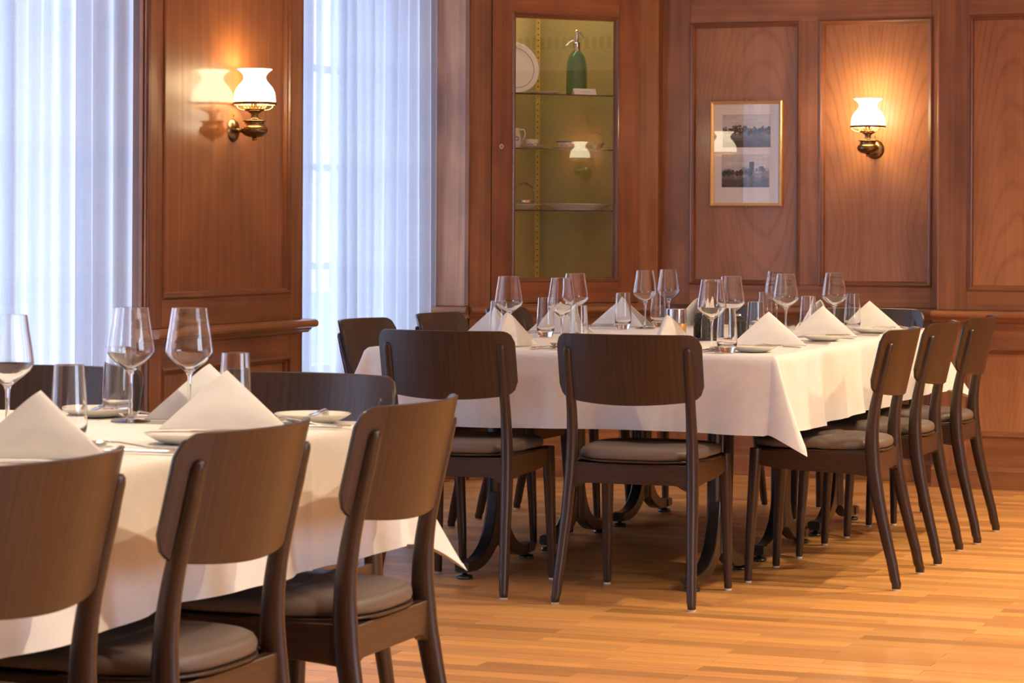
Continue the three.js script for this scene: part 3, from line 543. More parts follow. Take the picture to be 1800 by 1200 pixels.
// ---------------------------------------------------------------- curtains
M.voileDense = M.voile.clone(); M.voileDense.roughness = 0.95;
function curtain(label, X, z0, z1, sd, amp, cloth = M.voile) {
  const t = thing('curtain', label, 'curtain', [X, 0, (z0 + z1) / 2]);
  const L = z1 - z0, n = Math.round(L / 0.115), folds = []; let acc = 0; const ws = [];
  for (let i = 0; i < n; i++) { const w = 0.65 + 0.9 * hash(i, sd); ws.push(w); acc += w; }
  let q = 0; for (let i = 0; i < n; i++) { folds.push([q / acc, ws[i] / acc, 0.6 + 0.8 * hash(i, sd + 3)]); q += ws[i]; }
  const box = (q) => Math.tanh(2.4 * Math.sin(q)) / 0.984;
  const f = (u, v) => {
    let k = 0; while (k < n - 1 && u > folds[k + 1][0]) k++;
    const p = clamp((u - folds[k][0]) / folds[k][1], 0, 1), a = amp * folds[k][2] * (0.88 + 0.12 * Math.sin(v * 3 + k));
    // soft pleat: a rounded bulge into the room and a tighter tuck between
    const y = 0.03 + v * 2.72, sway = 0.004 * Math.sin(v * 3.1 + k * 1.3);
    return [a * box(p * Math.PI * 2 - 0.6), y, -L / 2 + L * u + a * 0.30 * Math.sin(p * Math.PI * 2 + 0.9) + sway * Math.sin(u * 3.14), u * L * 1.5, y];
  };
  part('fabric', grid(n * 16, 22, f), cloth, t);
  part('hem', grid(n * 16, 1, (u, v) => { const p = f(u, 0); return [p[0] + 0.002, 0.028 + v * 0.07, p[2], u * L * 1.5, v * 0.1]; }), cloth, t);
  part('rod', tube([[0, 2.775, -L / 2], [0, 2.775, L / 2]], 0.012, 10, 4), M.white, t);
}
curtain('sheer white curtain over the window next to the front table', -4.378, -7.975, -5.72, 11, 0.030, M.voileDense);
curtain('sheer white curtain over the window beside the corner cabinet', -4.515, -11.035, -9.25, 23, 0.036);
curtain('sheer white curtain over the window behind the camera, out of view', -4.45, -4.47, -2.43, 31, 0.040);

// ---------------------------------------------------------------- chairs
function backrestGeo() {
  const HW = 0.226, T = 0.0115, R = 0.40, nu = 36, nv = 12;
  const zc = (a) => Math.sqrt(R * R - a * a) - Math.sqrt(R * R - HW * HW);          // bulge rearward
  const edge = (a, r) => { const d = Math.max(0, Math.abs(a) - (HW - r)); return r - Math.sqrt(Math.max(0, r * r - d * d)); };
  const top = (a) => 0.822 - edge(a, 0.035), bot = (a) => 0.609 + 0.018 * Math.pow(a / HW, 2) + edge(a, 0.04);
  const at = (u, v, side) => { const a = HW * Math.sin((u - 0.5) * Math.PI) * 0.35 + HW * (u - 0.5) * 2 * 0.65, y = bot(a) + (top(a) - bot(a)) * v; const n = side * T / 2, ang = Math.asin(a / R); return [a + n * Math.sin(ang), y, 0.205 + zc(a) + (y - 0.82) * 0.23 + n * Math.cos(ang), a + 0.5, y]; };
  const g1 = grid(nu, nv, (u, v) => at(u, v, 1)), g2 = grid(nu, nv, (u, v) => at(1 - u, v, -1));
  const rim = [];
  for (let i = 0; i <= nu; i++) rim.push([i / nu, 0]); for (let j = 1; j <= nv; j++) rim.push([1, j / nv]); for (let i = nu - 1; i >= 0; i--) rim.push([i / nu, 1]); for (let j = nv - 1; j >= 0; j--) rim.push([0, j / nv]);
  const g3 = grid(rim.length - 1, 3, (u, v) => { const [a, b] = rim[Math.round(u * (rim.length - 1))], p = at(a, b, -1), q = at(a, b, 1), w = v, c = [0, 0.745, 0.25]; const bulge = Math.sin(v * Math.PI) * 0.0025; const x = p[0] + (q[0] - p[0]) * w, y = p[1] + (q[1] - p[1]) * w, z = p[2] + (q[2] - p[2]) * w; const d = Math.hypot(x, (y - 0.72) * 2.2) || 1; return [x + bulge * x / d, y + bulge * (y - 0.72) * 2.2 / d, z, a, y]; });
  return mergeGeometries([g1, g2, g3]);
}
function seatOutline(t) {   // plan outline of the seat, t 0..1 round, front at -z
  const a = t * 2 * Math.PI, c = Math.cos(a), s = Math.sin(a), n = 3.6, k = Math.pow(Math.pow(Math.abs(c), n) + Math.pow(Math.abs(s), n), -1 / n);
  let x = k * c, z = k * s; const w = 0.212 - 0.026 * (z * 0.5 + 0.5);
  return [x * w, z > 0 ? z * 0.185 - 0.012 + 0.016 * (1 - x * x) * z : z * 0.222 - 0.012];
}
function cushionGeo() {
  const rings = [[0.97, 0.438], [0.995, 0.441], [1.01, 0.449], [1.004, 0.458], [0.98, 0.4655], [0.93, 0.4705], [0.82, 0.474], [0.5, 0.4735], [0.25, 0.472], [0.0, 0.4715]];
  return grid(72, rings.length - 1, (u, v) => { const r = rings[Math.round(v * (rings.length - 1))], [x, z] = seatOutline(1 - u); return [x * r[0], r[1] + 0.006 * (z * r[0] < 0 ? 0.5 : 0) , z * r[0], x * r[0], z * r[0]]; });
}
function pedGeo(scale, y0, y1) { const rings = [[0, y0], [scale, y0], [scale * 1.006, (y0 + y1) / 2], [scale, y1], [0, y1]]; return grid(72, 4, (u, v) => { const r = rings[Math.round(v * 4)], [x, z] = seatOutline(1 - u); return [x * r[0], r[1], z * r[0], x * r[0], z * r[0]]; }); }
const rearLeg = (s) => { const P = [[0.215, 0.006, 0.250, 0.0125, 0.0145], [0.2125, 0.03, 0.246, 0.0145, 0.0165], [0.203, 0.2, 0.207, 0.0165, 0.0195], [0.196, 0.34, 0.178, 0.0185, 0.023], [0.1925, 0.42, 0.1675, 0.019, 0.024], [0.190, 0.5, 0.166, 0.0175, 0.021], [0.189, 0.58, 0.175, 0.016, 0.0185], [0.189, 0.66, 0.193, 0.0155, 0.0165], [0.1895, 0.74, 0.213, 0.015, 0.0145], [0.19, 0.768, 0.220, 0.0145, 0.0135], [0.19, 0.777, 0.2225, 0.0118, 0.011], [0.19, 0.782, 0.2238, 0.0065, 0.006]];
  const out = []; for (let i = 0; i < P.length - 1; i++) for (let k = 0; k < 3; k++) { const t = k / 3, p0 = P[Math.max(0, i - 1)], p1 = P[i], p2 = P[i + 1], p3 = P[Math.min(P.length - 1, i + 2)]; out.push(p1.map((_, c) => (i > 7 || c === 1) ? p1[c] + (p2[c] - p1[c]) * t : 0.5 * (2 * p1[c] + (p2[c] - p0[c]) * t + (2 * p0[c] - 5 * p1[c] + 4 * p2[c] - p3[c]) * t * t + (3 * p1[c] - p0[c] - 3 * p2[c] + p3[c]) * t * t * t))); } out.push(P[P.length - 1]);
  return sweepRings(out.map((r) => [s * r[0], r[1], r[2], r[3], r[4]]), 18); };
const frontLeg = (s) => sweepRings([[0.2, 0.006, -0.235, 0.011, 0.011], [0.2, 0.012, -0.235, 0.0125, 0.0125], [0.198, 0.15, -0.229, 0.0155, 0.0155], [0.195, 0.33, -0.218, 0.0195, 0.019], [0.193, 0.436, -0.212, 0.0205, 0.02]].map((r) => [s * r[0], ...r.slice(1)]), 18);
function makeChair(label, group) {
  const t = thing('dining_chair', label, 'chair', [0, 0, 0], 0, group);
  part('backrest', backrestGeo(), M.oak, t);
  part('seat_cushion', cushionGeo(), M.leather, t, 'taupe leather seat pad');
  part('seat_panel', pedGeo(1.01, 0.43, 0.4375), M.oak, t);
  part('seat_base', pedGeo(0.86, 0.385, 0.431), M.oak, t);
  for (const s of [-1, 1]) { const l = part('rear_leg', rearLeg(s), M.oak, t); part('glide', new THREE.CylinderGeometry(0.0125, 0.0125, 0.006, 16).translate(s * 0.215, 0.0035, 0.25), M.glide, l); }
  for (const s of [-1, 1]) { const l = part('front_leg', frontLeg(s), M.oak, t); part('glide', new THREE.CylinderGeometry(0.0115, 0.0115, 0.006, 16).translate(s * 0.2, 0.0035, -0.235), M.glide, l); }
  const rail = new THREE.Shape(); rail.moveTo(-0.19, 0.425); rail.lineTo(0.19, 0.425); rail.lineTo(0.19, 0.348); rail.quadraticCurveTo(0.172, 0.35, 0.155, 0.362); rail.quadraticCurveTo(0.146, 0.367, 0.13, 0.367); rail.lineTo(-0.13, 0.367); rail.quadraticCurveTo(-0.146, 0.367, -0.155, 0.362); rail.quadraticCurveTo(-0.172, 0.35, -0.19, 0.348);
  part('rear_rail', grainUV(new THREE.ExtrudeGeometry(rail, { depth: 0.02, bevelEnabled: true, bevelSize: 0.002, bevelThickness: 0.002, bevelSegments: 1, curveSegments: 6 }).translate(0, 0, 0.16), 'x', 0.3), M.oak, t);
  for (const s of [-1, 1]) {
    const a = new THREE.Shape(); a.moveTo(-0.205, 0.43); a.lineTo(0.165, 0.43); a.lineTo(0.165, 0.356); a.quadraticCurveTo(0.1, 0.366, 0.0, 0.368); a.quadraticCurveTo(-0.13, 0.37, -0.205, 0.385);
    const g = new THREE.ExtrudeGeometry(a, { depth: 0.018, bevelEnabled: true, bevelSize: 0.002, bevelThickness: 0.002, bevelSegments: 1 }).rotateY(-Math.PI / 2).translate(s * 0.19 + 0.009, 0, 0);
    part('side_rail', grainUV(g, 'z', 0.5), M.oak, t);
  }
  part('front_rail', board(-0.185, 0.185, 0.372, 0.432, -0.222, -0.204, 'x', 0.003), M.oak, t);
  return t;
}
const CHAIRS = [ // [x of feet centre, z, turn, label, group]
  [-2.45, -7.76, 0.02, 'dark oak chair at the near end of the far table, beside its aisle corner'],
  [-3.055, -7.79, 0.0, 'dark oak chair at the near end of the far table, on the window half'],
  [-2.015, -8.405, Math.PI / 2 + 0.03, 'dark oak chair on the aisle side of the far table, closest to the camera'],
  [-2.015, -9.08, Math.PI / 2 + 0.02, 'dark oak chair in the middle of the aisle side of the far table'],
  [-2.0, -9.735, Math.PI / 2 + 0.02, 'dark oak chair on the aisle side of the far table, closest to the panelled wall'],
  [-3.455, -8.36, -Math.PI / 2, 'dark oak chair on the window side of the far table, in front of the curtain'],
  [-3.455, -9.05, -Math.PI / 2, 'dark oak chair in the middle of the window side of the far table'],
  [-3.455, -9.767, -Math.PI / 2, 'dark oak chair on the window side of the far table, closest to the cabinet'],
  [-3.02, -10.25, Math.PI, 'dark oak chair at the far end of the far table, below the framed engravings'],
  [-2.36, -10.25, Math.PI, 'dark oak chair at the far end of the far table, below the sconce'],
  [-2.085, -4.468, Math.PI / 2 + 0.02, 'dark oak chair on the aisle side of the front table, by its hanging corner'],
  [-2.085, -3.80, Math.PI / 2, 'dark oak chair in the middle of the aisle side of the front table'],
  [-2.085, -3.165, Math.PI / 2, 'dark oak chair on the aisle side of the front table, cut by the picture edge'],
  [-2.41, -4.935, Math.PI, 'dark oak chair at the front table end, in front of the panelled pier'],
  [-3.03, -4.96, Math.PI, 'dark oak chair at the far end of the front table, in front of the curtain'],
];
{
  let proto = null;
  for (const [x, z, turn, label] of CHAIRS) {
    if (!proto) { proto = makeChair(label, 'dark oak dining chairs round the two tables'); proto.position.set(x, 0, z); proto.rotation.y = turn; }
    else copyOf(proto, [x, 0, z], turn, label);
  }
}

// ---------------------------------------------------------------- tables
function makeTable(label) {
  const t = thing('restaurant_table', label, 'table', [0, 0, 0], 0, 'pedestal tables pushed together under the cloths');
  part('tabletop', board(-0.675, 0.675, 0.724, 0.752, -0.4, 0.4, 'x', 0.006), M.oak, t);
  for (const s of [-1, 1]) {
    const x = s * 0.385;
    const col = new THREE.Shape(); const r = 0.034; // fluted column
    for (let i = 0; i <= 64; i++) { const a = i / 64 * 2 * Math.PI, q = r * (1 + 0.05 * Math.cos(a * 8)); i ? col.lineTo(Math.cos(a) * q, Math.sin(a) * q) : col.moveTo(Math.cos(a) * q, Math.sin(a) * q); }
    const c = part('column', new THREE.ExtrudeGeometry(col, { depth: 0.62, bevelEnabled: false }).rotateX(-Math.PI / 2).translate(x, 0.09, 0), M.iron, t);
    part('top_plate', board(x - 0.05, x + 0.05, 0.705, 0.724, -0.28, 0.28, 'z', 0.004), M.iron, t);
    for (const d of [-1, 1]) {
      const f = new THREE.Shape(); f.moveTo(0.026, 0.09); f.lineTo(0.026, 0.255); f.lineTo(0.036, 0.255); f.quadraticCurveTo(0.044, 0.18, 0.09, 0.118); f.quadraticCurveTo(0.15, 0.056, 0.245, 0.052); f.lineTo(0.31, 0.052); f.lineTo(0.314, 0.046); f.lineTo(0.314, 0.026); f.lineTo(0.235, 0.023); f.quadraticCurveTo(0.14, 0.026, 0.075, 0.066); f.quadraticCurveTo(0.045, 0.084, 0.026, 0.09);
      const g = new THREE.ExtrudeGeometry(f, { depth: 0.03, bevelEnabled: true, bevelSize: 0.004, bevelThickness: 0.006, bevelSegments: 3, curveSegments: 14 }).translate(0, 0, -0.015).rotateY(d > 0 ? -Math.PI / 2 : Math.PI / 2).translate(x, 0, 0);
      const ft = part('foot', g, M.iron, t);
      part('toe', board(x - 0.026, x + 0.026, 0.024, 0.054, d > 0 ? 0.262 : -0.318, d > 0 ? 0.318 : -0.262, 'x', 0.005), M.iron, ft);
      part('glide', lathe([[0, 0], [0.026, 0], [0.027, 0.003], [0.025, 0.011], [0.008, 0.014], [0.006, 0.026], [0, 0.026]], 24).translate(x, 0.0008, d * 0.29), M.iron, ft);
    }
  }
  return t;
}
{
  const p = makeTable('dark pedestal table under the far cloth, at the end closest to the camera');
  p.position.set(-2.74, 0, -8.225);
  for (const [x, z, l] of [[-2.74, -9.035, 'middle one of the three dark pedestal tables under the far cloth'], [-2.74, -9.845, 'dark pedestal table under the far cloth, closest to the panelled wall'], [-2.74, -4.385, 'dark pedestal table under the front cloth at its far end'], [-2.74, -3.575, 'middle dark pedestal table hidden under the front cloth'], [-2.74, -2.765, 'dark pedestal table under the front cloth, out of the picture']]) { const c = copyOf(p, [x, 0, z], 0, l); if (z > -5) c.scale.x = 0.96; }
}
function makeCloth(label, x0, x1, z0, z1, sd, tipFlare, seams = []) {
  const t = thing('tablecloth', label, 'tablecloth', [(x0 + x1) / 2, 0.7535, (z0 + z1) / 2]);
  const hx = (x1 - x0) / 2, hz = (z1 - z0) / 2, d = 0.25, rc = 0.016;
  // perimeter: [x, z, nx, nz, corner angle 0..90 or null, corner index, arc]
  const per = []; const C = [[hx, hz], [-hx, hz], [-hx, -hz], [hx, -hz]]; let arc = 0;
  const side = (A, B, nx, nz) => { const L = Math.hypot(B[0] - A[0], B[1] - A[1]), n = Math.round(L / 0.012); for (let i = 1; i < n; i++) { const s = i / n; per.push({ x: A[0] + (B[0] - A[0]) * s, z: A[1] + (B[1] - A[1]) * s, nx, nz, f: 0, dc: Math.min(s, 1 - s) * L, near: s < 0.5 ? 0 : 1, arc: arc + L * s, L }); } arc += L; };
  const corner = (P, a0, k) => { for (let i = 0; i <= 24; i++) { const q = i / 24, a = a0 + q * Math.PI / 2; per.push({ x: P[0], z: P[1], nx: Math.cos(a), nz: Math.sin(a), f: q * Math.PI / 2, k, dc: 0, arc: arc + q * 0.05, L: 1 }); } arc += 0.05; };
  // counter-clockwise seen from above with x right, z toward the camera
  corner(C[0], 0, 0); side(C[0], C[1], 0, 1); corner(C[1], Math.PI / 2, 1); side(C[1], C[2], -1, 0); corner(C[2], Math.PI, 2); side(C[2], C[3], 0, -1); corner(C[3], Math.PI * 1.5, 3); side(C[3], C[0], 1, 0);
  // corner k owns sides: tag flare for side points by nearest corner
  const cornerOf = (p) => { let best = 0, bd = 9; C.forEach((c, k) => { const q = Math.hypot(p.x - c[0], p.z - c[1]); if (q < bd) { bd = q; best = k; } }); return best; };
  per.forEach((p) => { p.k = p.k ?? cornerOf(p); });
  per.push({ ...per[0] });
  const rows = [0, 0.01, 0.03, 0.06, 0.10, 0.16, 0.24, 0.34, 0.44, 0.54, 0.64, 0.74, 0.84, 0.93, 1];
  const nC = per.length - 1;
  const at = (p, v) => {
    const inC = p.f > 0 || p.dc === 0, L = inC ? d / Math.max(Math.cos(p.f), Math.sin(p.f)) : d;
    const q = Math.min(p.f, Math.PI / 2 - p.f) / (Math.PI / 4);                    // 1 at the tip
    const near = Math.exp(-Math.pow(p.dc / 0.13, 2)), flare = tipFlare[p.k] * (0.30 * near + (inC ? 0.70 * Math.pow(q, 1.2) : 0));
    const w = 0.013 * Math.sin(p.arc * 11 + sd) + 0.010 * Math.sin(p.arc * 23 + sd * 2.3) + 0.016 * (vn(p.arc * 5 + sd, 4) - 0.4);
    const s = v * L, out0 = flare * Math.pow(v, 1.15) * (L / d) / 1.414 + (1 - near * 0.8) * w * Math.pow(v, 0.8) + 0.010 * v;
    let out = rc * Math.min(1, s / 0.02) + Math.max(-0.004, out0), drop = Math.sqrt(Math.max(0.0001, s * s - out0 * out0));
    let lump = 0; for (const sm of seams) { const dd = Math.abs((sm.axis === 'x' ? p.x : p.z) - sm.at); if (((sm.axis === 'x') === (Math.abs(p.nz) > 0.5)) && p.dc > 0.03) { if ((sm.axis === 'x' ? p.x : p.z) < sm.at) lump += 0.0035; lump += 0.006 * Math.exp(-Math.pow(dd / 0.008, 2)); } }
    const wav = inC ? 0 : 0.004 * Math.sin(p.arc * 6 + sd);
    const ease = s < 0.012 ? s * s / 0.024 : s - 0.006;
    const dy = (s < 0.012 ? ease : Math.max(ease * 1, 0) * drop / Math.max(s, 1e-4)) + wav * v;
    return [p.x + p.nx * (out + lump * Math.min(1, v * 4)), -dy, p.z + p.nz * (out + lump * Math.min(1, v * 4)), p.arc, s];
  };
  const skirt = grid(nC, rows.length - 1, (u, v) => at(per[Math.round(u * nC)], rows[Math.round(v * (rows.length - 1))]));
  const topg = grid(60, 100, (u, v) => { const x = -hx + 2 * hx * u, z = hz - 2 * hz * v; const e = Math.min(hx - Math.abs(x), hz - Math.abs(z)); return [x, 0.0012 * (fbm(x * 5 + sd, z * 5) - 0.5) * Math.min(1, e / 0.05), z, x, z]; });
  part('cloth_top', topg, M.linen, t); part('cloth_skirt', skirt, M.linen, t);
  part('hem', grid(nC, 1, (u, v) => { const p = at(per[Math.round(u * nC)], 1 - 0.05 * (1 - v)), q = per[Math.round(u * nC)]; return [p[0] + q.nx * 0.0018, p[1], p[2] + q.nz * 0.0018, p[3], p[4]]; }), M.linen, t);
}
makeCloth('white linen cloth over the far long table, its corner hanging toward the aisle', -3.415, -2.065, -10.25, -7.82, 1.7, [0.18, 0.16, 0.12, 0.19], [{ axis: 'x', at: -0.02 }, { axis: 'z', at: 0.74 }, { axis: 'z', at: 0.42 }]);
makeCloth('white linen cloth over the front table next to the curtain', -3.415, -2.065, -4.79, -2.36, 5.1, [0.2, 0.16, 0.16, 0.155], [{ axis: 'z', at: -0.83 }, { axis: 'z', at: 0.35 }]);

// ---------------------------------------------------------------- table settings
const TT = 0.7555;
// place frames: origin at the table edge, -z into the table, turn about y
const PLACES = [
  { id: 'near2', at: [-2.464, -7.82], turn: 0, say: 'at the near end of the far table, aisle half' },
  { id: 'near1', at: [-3.011, -7.82], turn: 0, say: 'at the near end of the far table, window half' },
  { id: 'A', at: [-2.065, -8.485], turn: Math.PI / 2, say: 'at the first aisle-side place of the far table' },
  { id: 'B', at: [-2.065, -9.243], turn: Math.PI / 2, say: 'at the middle aisle-side place of the far table' },
  { id: 'C', at: [-2.065, -10.0], turn: Math.PI / 2, say: 'at the last aisle-side place of the far table' },
  { id: 'w1', at: [-3.415, -8.444], turn: -Math.PI / 2, say: 'at the first window-side place of the far table' },
  { id: 'w2', at: [-3.415, -9.132], turn: -Math.PI / 2, say: 'at the middle window-side place of the far table' },
  { id: 'w3', at: [-3.415, -9.872], turn: -Math.PI / 2, say: 'at the last window-side place of the far table' },
  { id: 'f1', at: [-2.966, -10.25], turn: Math.PI, say: 'at the far end of the far table, window half' },
  { id: 'f2', at: [-2.465, -10.25], turn: Math.PI, say: 'at the far end of the far table, aisle half' },
  { id: 'L3', at: [-2.065, -4.485], turn: Math.PI / 2, say: 'at the last aisle-side place of the front table' },
  { id: 'L2', at: [-2.065, -3.80], turn: Math.PI / 2, say: 'at the middle aisle-side place of the front table' },
  { id: 'LB', at: [-2.395, -4.79], turn: Math.PI, say: 'at the far end of the front table, aisle half' },
  { id: 'LA', at: [-2.95, -4.79], turn: Math.PI, say: 'at the far end of the front table, window half' },
];
const inPlace = (p, x, z) => { const c = Math.cos(p.turn), s = Math.sin(p.turn); return [p.at[0] + x * c + z * s, p.at[1] - x * s + z * c]; };
const protos = {};
function put(kind, make, label, x, y, z, turn, group) {
  if (!protos[kind]) { const o = make(label); o.userData.group = group; o.position.set(x, y, z); o.rotation.y = turn; protos[kind] = o; return o; }
  return copyOf(protos[kind], [x, y, z], turn, label, group);
}
// napkin folded to a standing pyramid: ridge falls toward the guest (+z), opening toward the table
function napkinGeo() {
  const a = 0.170, h = 0.113, P = V3(0, h, 0), A = V3(0, 0.002, Math.sqrt(a * a - h * h)), L = V3(-0.062, 0.002, -0.111);
  const f = (off) => (u, v) => {
    const s = (u - 0.5) * 2, sg = Math.sign(s) || 1, m = Math.abs(s), t = v;
    const E = P.clone().lerp(A, t), B = V3(sg * 0.062, 0.002, L.z).lerp(A, t), q = E.lerp(B, m);
    const rr = 0.0075 * (1 - 0.5 * t), round = Math.exp(-Math.pow(m / (0.09 / Math.max(0.15, 1 - t)), 2)) * (1 - t * 0.6);
    const n = V3(sg * 0.86, 0.42, 0.28).normalize(), top = V3(0, 0.75, 0.66);
    q.addScaledVector(n, 0.008 * Math.sin(m * Math.PI) * Math.sin(Math.min(1, t * 1.2) * Math.PI * 0.9 + 0.2) + off * (1 - round)).addScaledVector(top, off * round - rr * round * 0.5);
    q.x += sg * rr * 0.8 * (1 - Math.exp(-m * 26)) * (1 - t) * 0.8; q.y = Math.max(0.0008, q.y);
    return [q.x, q.y, q.z, s * a, t * a];
  };
  const N = 40, K = 20, g1 = grid(N, K, f(0.003)), g2 = grid(N, K, (u, v) => f(-0.003)(1 - u, v));
  const rim = []; for (let j = 0; j <= K; j++) rim.push([0, j / K]); for (let j = K; j >= 0; j--) rim.push([1, j / K]);
  const rim2 = []; for (let i = 0; i <= N; i++) rim2.push([i / N, 0]);
  const mk = (r) => grid(r.length - 1, 1, (u, v) => { const [p, q] = r[Math.round(u * (r.length - 1))]; return f(v ? 0.003 : -0.003)(p, q); });
  return mergeGeometries([g1, g2, mk(rim), mk(rim2)]);
}
const NG = napkinGeo();
const makeNapkin = (label) => { const t = thing('folded_napkin', label, 'napkin'); part('folded_cloth', NG, M.napkin, t); return t; };
const makePlate = (label) => { const t = thing('bread_plate', label, 'plate'); part('plate', lathe([[0, 0], [0.042, 0], [0.044, 0.0015], [0.05, 0.003], [0.066, 0.0105], [0.0755, 0.0165], [0.076, 0.018], [0.0745, 0.0185], [0.064, 0.013], [0.048, 0.006], [0, 0.005]], 56), M.china, t); return t; };
// flat-section loft along z: [z, half width, half thickness, centre height]
function loft(rs, seg = 14) { const pos = [], idx = [], n = rs.length; rs.forEach(([z, w, h, y, x = 0]) => { for (let i = 0; i <= seg; i++) { const a = i / seg * 2 * Math.PI; pos.push(x + w * Math.cos(a), y + h * Math.sin(a), z); } }); for (let j = 0; j < n - 1; j++) for (let i = 0; i < seg; i++) { const a = j * (seg + 1) + i, b = a + 1, c = a + seg + 1, d = c + 1; idx.push(a, b, d, a, d, c); } return meshFrom(pos, idx); }
const makeKnife = (len, name = 'table_knife') => (label) => { const t = thing(name, label, 'knife'), k = len / 0.2; part('handle', loft([[0.1 * k, 0.0005, 0.0005, 0.004], [0.098 * k, 0.0065, 0.003, 0.004], [0.09 * k, 0.0078, 0.0036, 0.004], [0.03 * k, 0.0058, 0.003, 0.004], [0.0, 0.0045, 0.0028, 0.004], [-0.004, 0.004, 0.0022, 0.004]]), M.steel, t); part('blade', loft([[-0.002, 0.004, 0.002, 0.004], [-0.01, 0.0085, 0.0012, 0.004], [-0.06 * k, 0.0095, 0.0009, 0.004], [-0.09 * k, 0.0075, 0.0007, 0.0038], [-0.1 * k, 0.0005, 0.0005, 0.0035]]), M.steel, t); return t; };
const makeFork = (label) => { const t = thing('table_fork', label, 'fork'); part('handle', loft([[0.1, 0.0005, 0.0005, 0.003], [0.098, 0.007, 0.0016, 0.003], [0.085, 0.0085, 0.0018, 0.003], [0.03, 0.0042, 0.0018, 0.005], [-0.02, 0.003, 0.0018, 0.012], [-0.035, 0.006, 0.0012, 0.012], [-0.045, 0.0115, 0.001, 0.009], [-0.055, 0.0125, 0.001, 0.007]]), M.steel, t); const tines = []; for (const x of [-0.0102, -0.0034, 0.0034, 0.0102]) tines.push(loft([[-0.053, 0.0022, 0.001, 0.0072, x], [-0.075, 0.0018, 0.0009, 0.005, x], [-0.095, 0.001, 0.0007, 0.008, x], [-0.099, 0.0002, 0.0003, 0.009, x]], 8)); for (const g of tines) part('tine', g, M.steel, t); return t; };
const makeSpoon = (label) => { const t = thing('soup_spoon', label, 'spoon'); part('handle', loft([[0.1, 0.0005, 0.0005, 0.003], [0.098, 0.007, 0.0016, 0.003], [0.085, 0.0085, 0.0018, 0.003], [0.03, 0.0042, 0.0018, 0.005], [-0.02, 0.003, 0.0018, 0.013], [-0.036, 0.003, 0.0016, 0.0135]]), M.steel, t); part('bowl', grid(28, 12, (u, v) => { const a = u * 2 * Math.PI, w = v <= 0.5 ? v * 2 : (1 - v) * 2, r = Math.sin(w * Math.PI / 2), low = v <= 0.5 ? 0 : 0.0012; return [Math.cos(a) * 0.02 * r, 0.014 - 0.0105 * (1 - r * r) + low - 0.0, -0.064 + Math.sin(a) * 0.03 * r]; }), M.steel, t); return t; };
const WG = lathe([[0, 0.0012], [0.02, 0.0006], [0.0395, 0.0004], [0.040, 0.0012], [0.0385, 0.0022], [0.02, 0.0042], [0.008, 0.0075], [0.0045, 0.013], [0.0037, 0.03], [0.0035, 0.07], [0.0042, 0.090], [0.0075, 0.099], [0.016, 0.1065], [0.030, 0.117], [0.0405, 0.1265], [0.0455, 0.134], [0.0468, 0.140], [0.0462, 0.147], [0.043, 0.170], [0.0388, 0.196], [0.0345, 0.2252], [0.0340, 0.2257], [0.0335, 0.2252], [0.0377, 0.196], [0.0419, 0.170], [0.0451, 0.147], [0.0456, 0.140], [0.0444, 0.1345], [0.0396, 0.1275], [0.029, 0.1185], [0.015, 0.1088], [0.006, 0.104], [0, 0.103]], 64);
const makeWine = (label) => { const t = thing('wine_glass', label, 'glass'); part('glass_body', WG, M.glass, t); return t; };
const TG = lathe([[0, 0.0004], [0.0225, 0.0004], [0.0245, 0.002], [0.0262, 0.010], [0.0295, 0.019], [0.0318, 0.028], [0.0325, 0.038], [0.0320, 0.055], [0.0300, 0.09], [0.0268, 0.1398], [0.0262, 0.1404], [0.0256, 0.1398], [0.0287, 0.09], [0.0307, 0.055], [0.0311, 0.038], [0.0300, 0.030], [0.026, 0.0245], [0.014, 0.021], [0, 0.020]], 56);
const makeTumbler = (label) => { const t = thing('water_tumbler', label, 'glass'); part('glass_body', TG, M.glass, t); return t; };

const G = { napkin: 'white napkins folded into standing pyramids', plate: 'small bread plates set at the places', butter: 'butter knives lying on the bread plates', knife: 'table knives at the places', fork: 'table forks at the places', spoon: 'spoons at the places', wine: 'wine glasses on the tables', water: 'water tumblers on the tables' };
const Y = { napkin: TT, flat: TT + 0.0004 };
for (const p of PLACES) {
  const rear = p.id[0] === 'f' || p.id === 'LB' || p.id === 'LA';
  const o = (x, z) => inPlace(p, x, z);
  const jig = (hash(p.at[0] * 1000 | 0, p.at[1] * 1000 | 0) - 0.5) * 0.2;
  const LB = p.id === 'LB';
  let q = LB ? [-2.397, -4.69] : o(0, -0.19); put('napkin', makeNapkin, 'white napkin pyramid ' + p.say, q[0], TT, q[1], LB ? Math.PI / 2 : p.turn + jig, G.napkin);
  const px = p.id === 'A' ? -0.47 : p.id === 'near2' || p.id === 'f1' ? -0.245 : p.id === 'f2' ? -0.145 : -0.30, pz = -0.115, last = p.id === 'C' || p.id === 'L3';
  q = o(p.id === 'L3' ? -0.31 : LB ? -0.215 : px, LB ? -0.08 : pz); put('plate', makePlate, 'white bread plate ' + p.say, q[0], TT, q[1], p.turn, G.plate);
  const pk = q; put('butter', makeKnife(0.165, 'butter_knife'), 'butter knife across the bread plate ' + p.say, pk[0] + 0.012, TT + 0.0155, pk[1], p.turn + 0.35 + jig * 2, G.butter);
  q = o(-0.19, -0.13); if (!LB) put('fork', makeFork, 'steel fork ' + p.say, q[0], Y.flat, q[1], p.turn + jig * 0.4, G.fork);
  q = last ? o(0.09, -0.1) : o(0.145, -0.125); if (!LB) put('knife', makeKnife(0.215), 'steel table knife ' + p.say, q[0], Y.flat, q[1], p.turn + 0.05, G.knife);
  q = last ? o(0.13, -0.09) : LB ? o(0.148, -0.1) : o(0.19, -0.125); put('spoon', makeSpoon, 'steel spoon ' + p.say, q[0], Y.flat, q[1], p.turn + (last || LB ? 0 : 0.25 + jig), G.spoon);
}
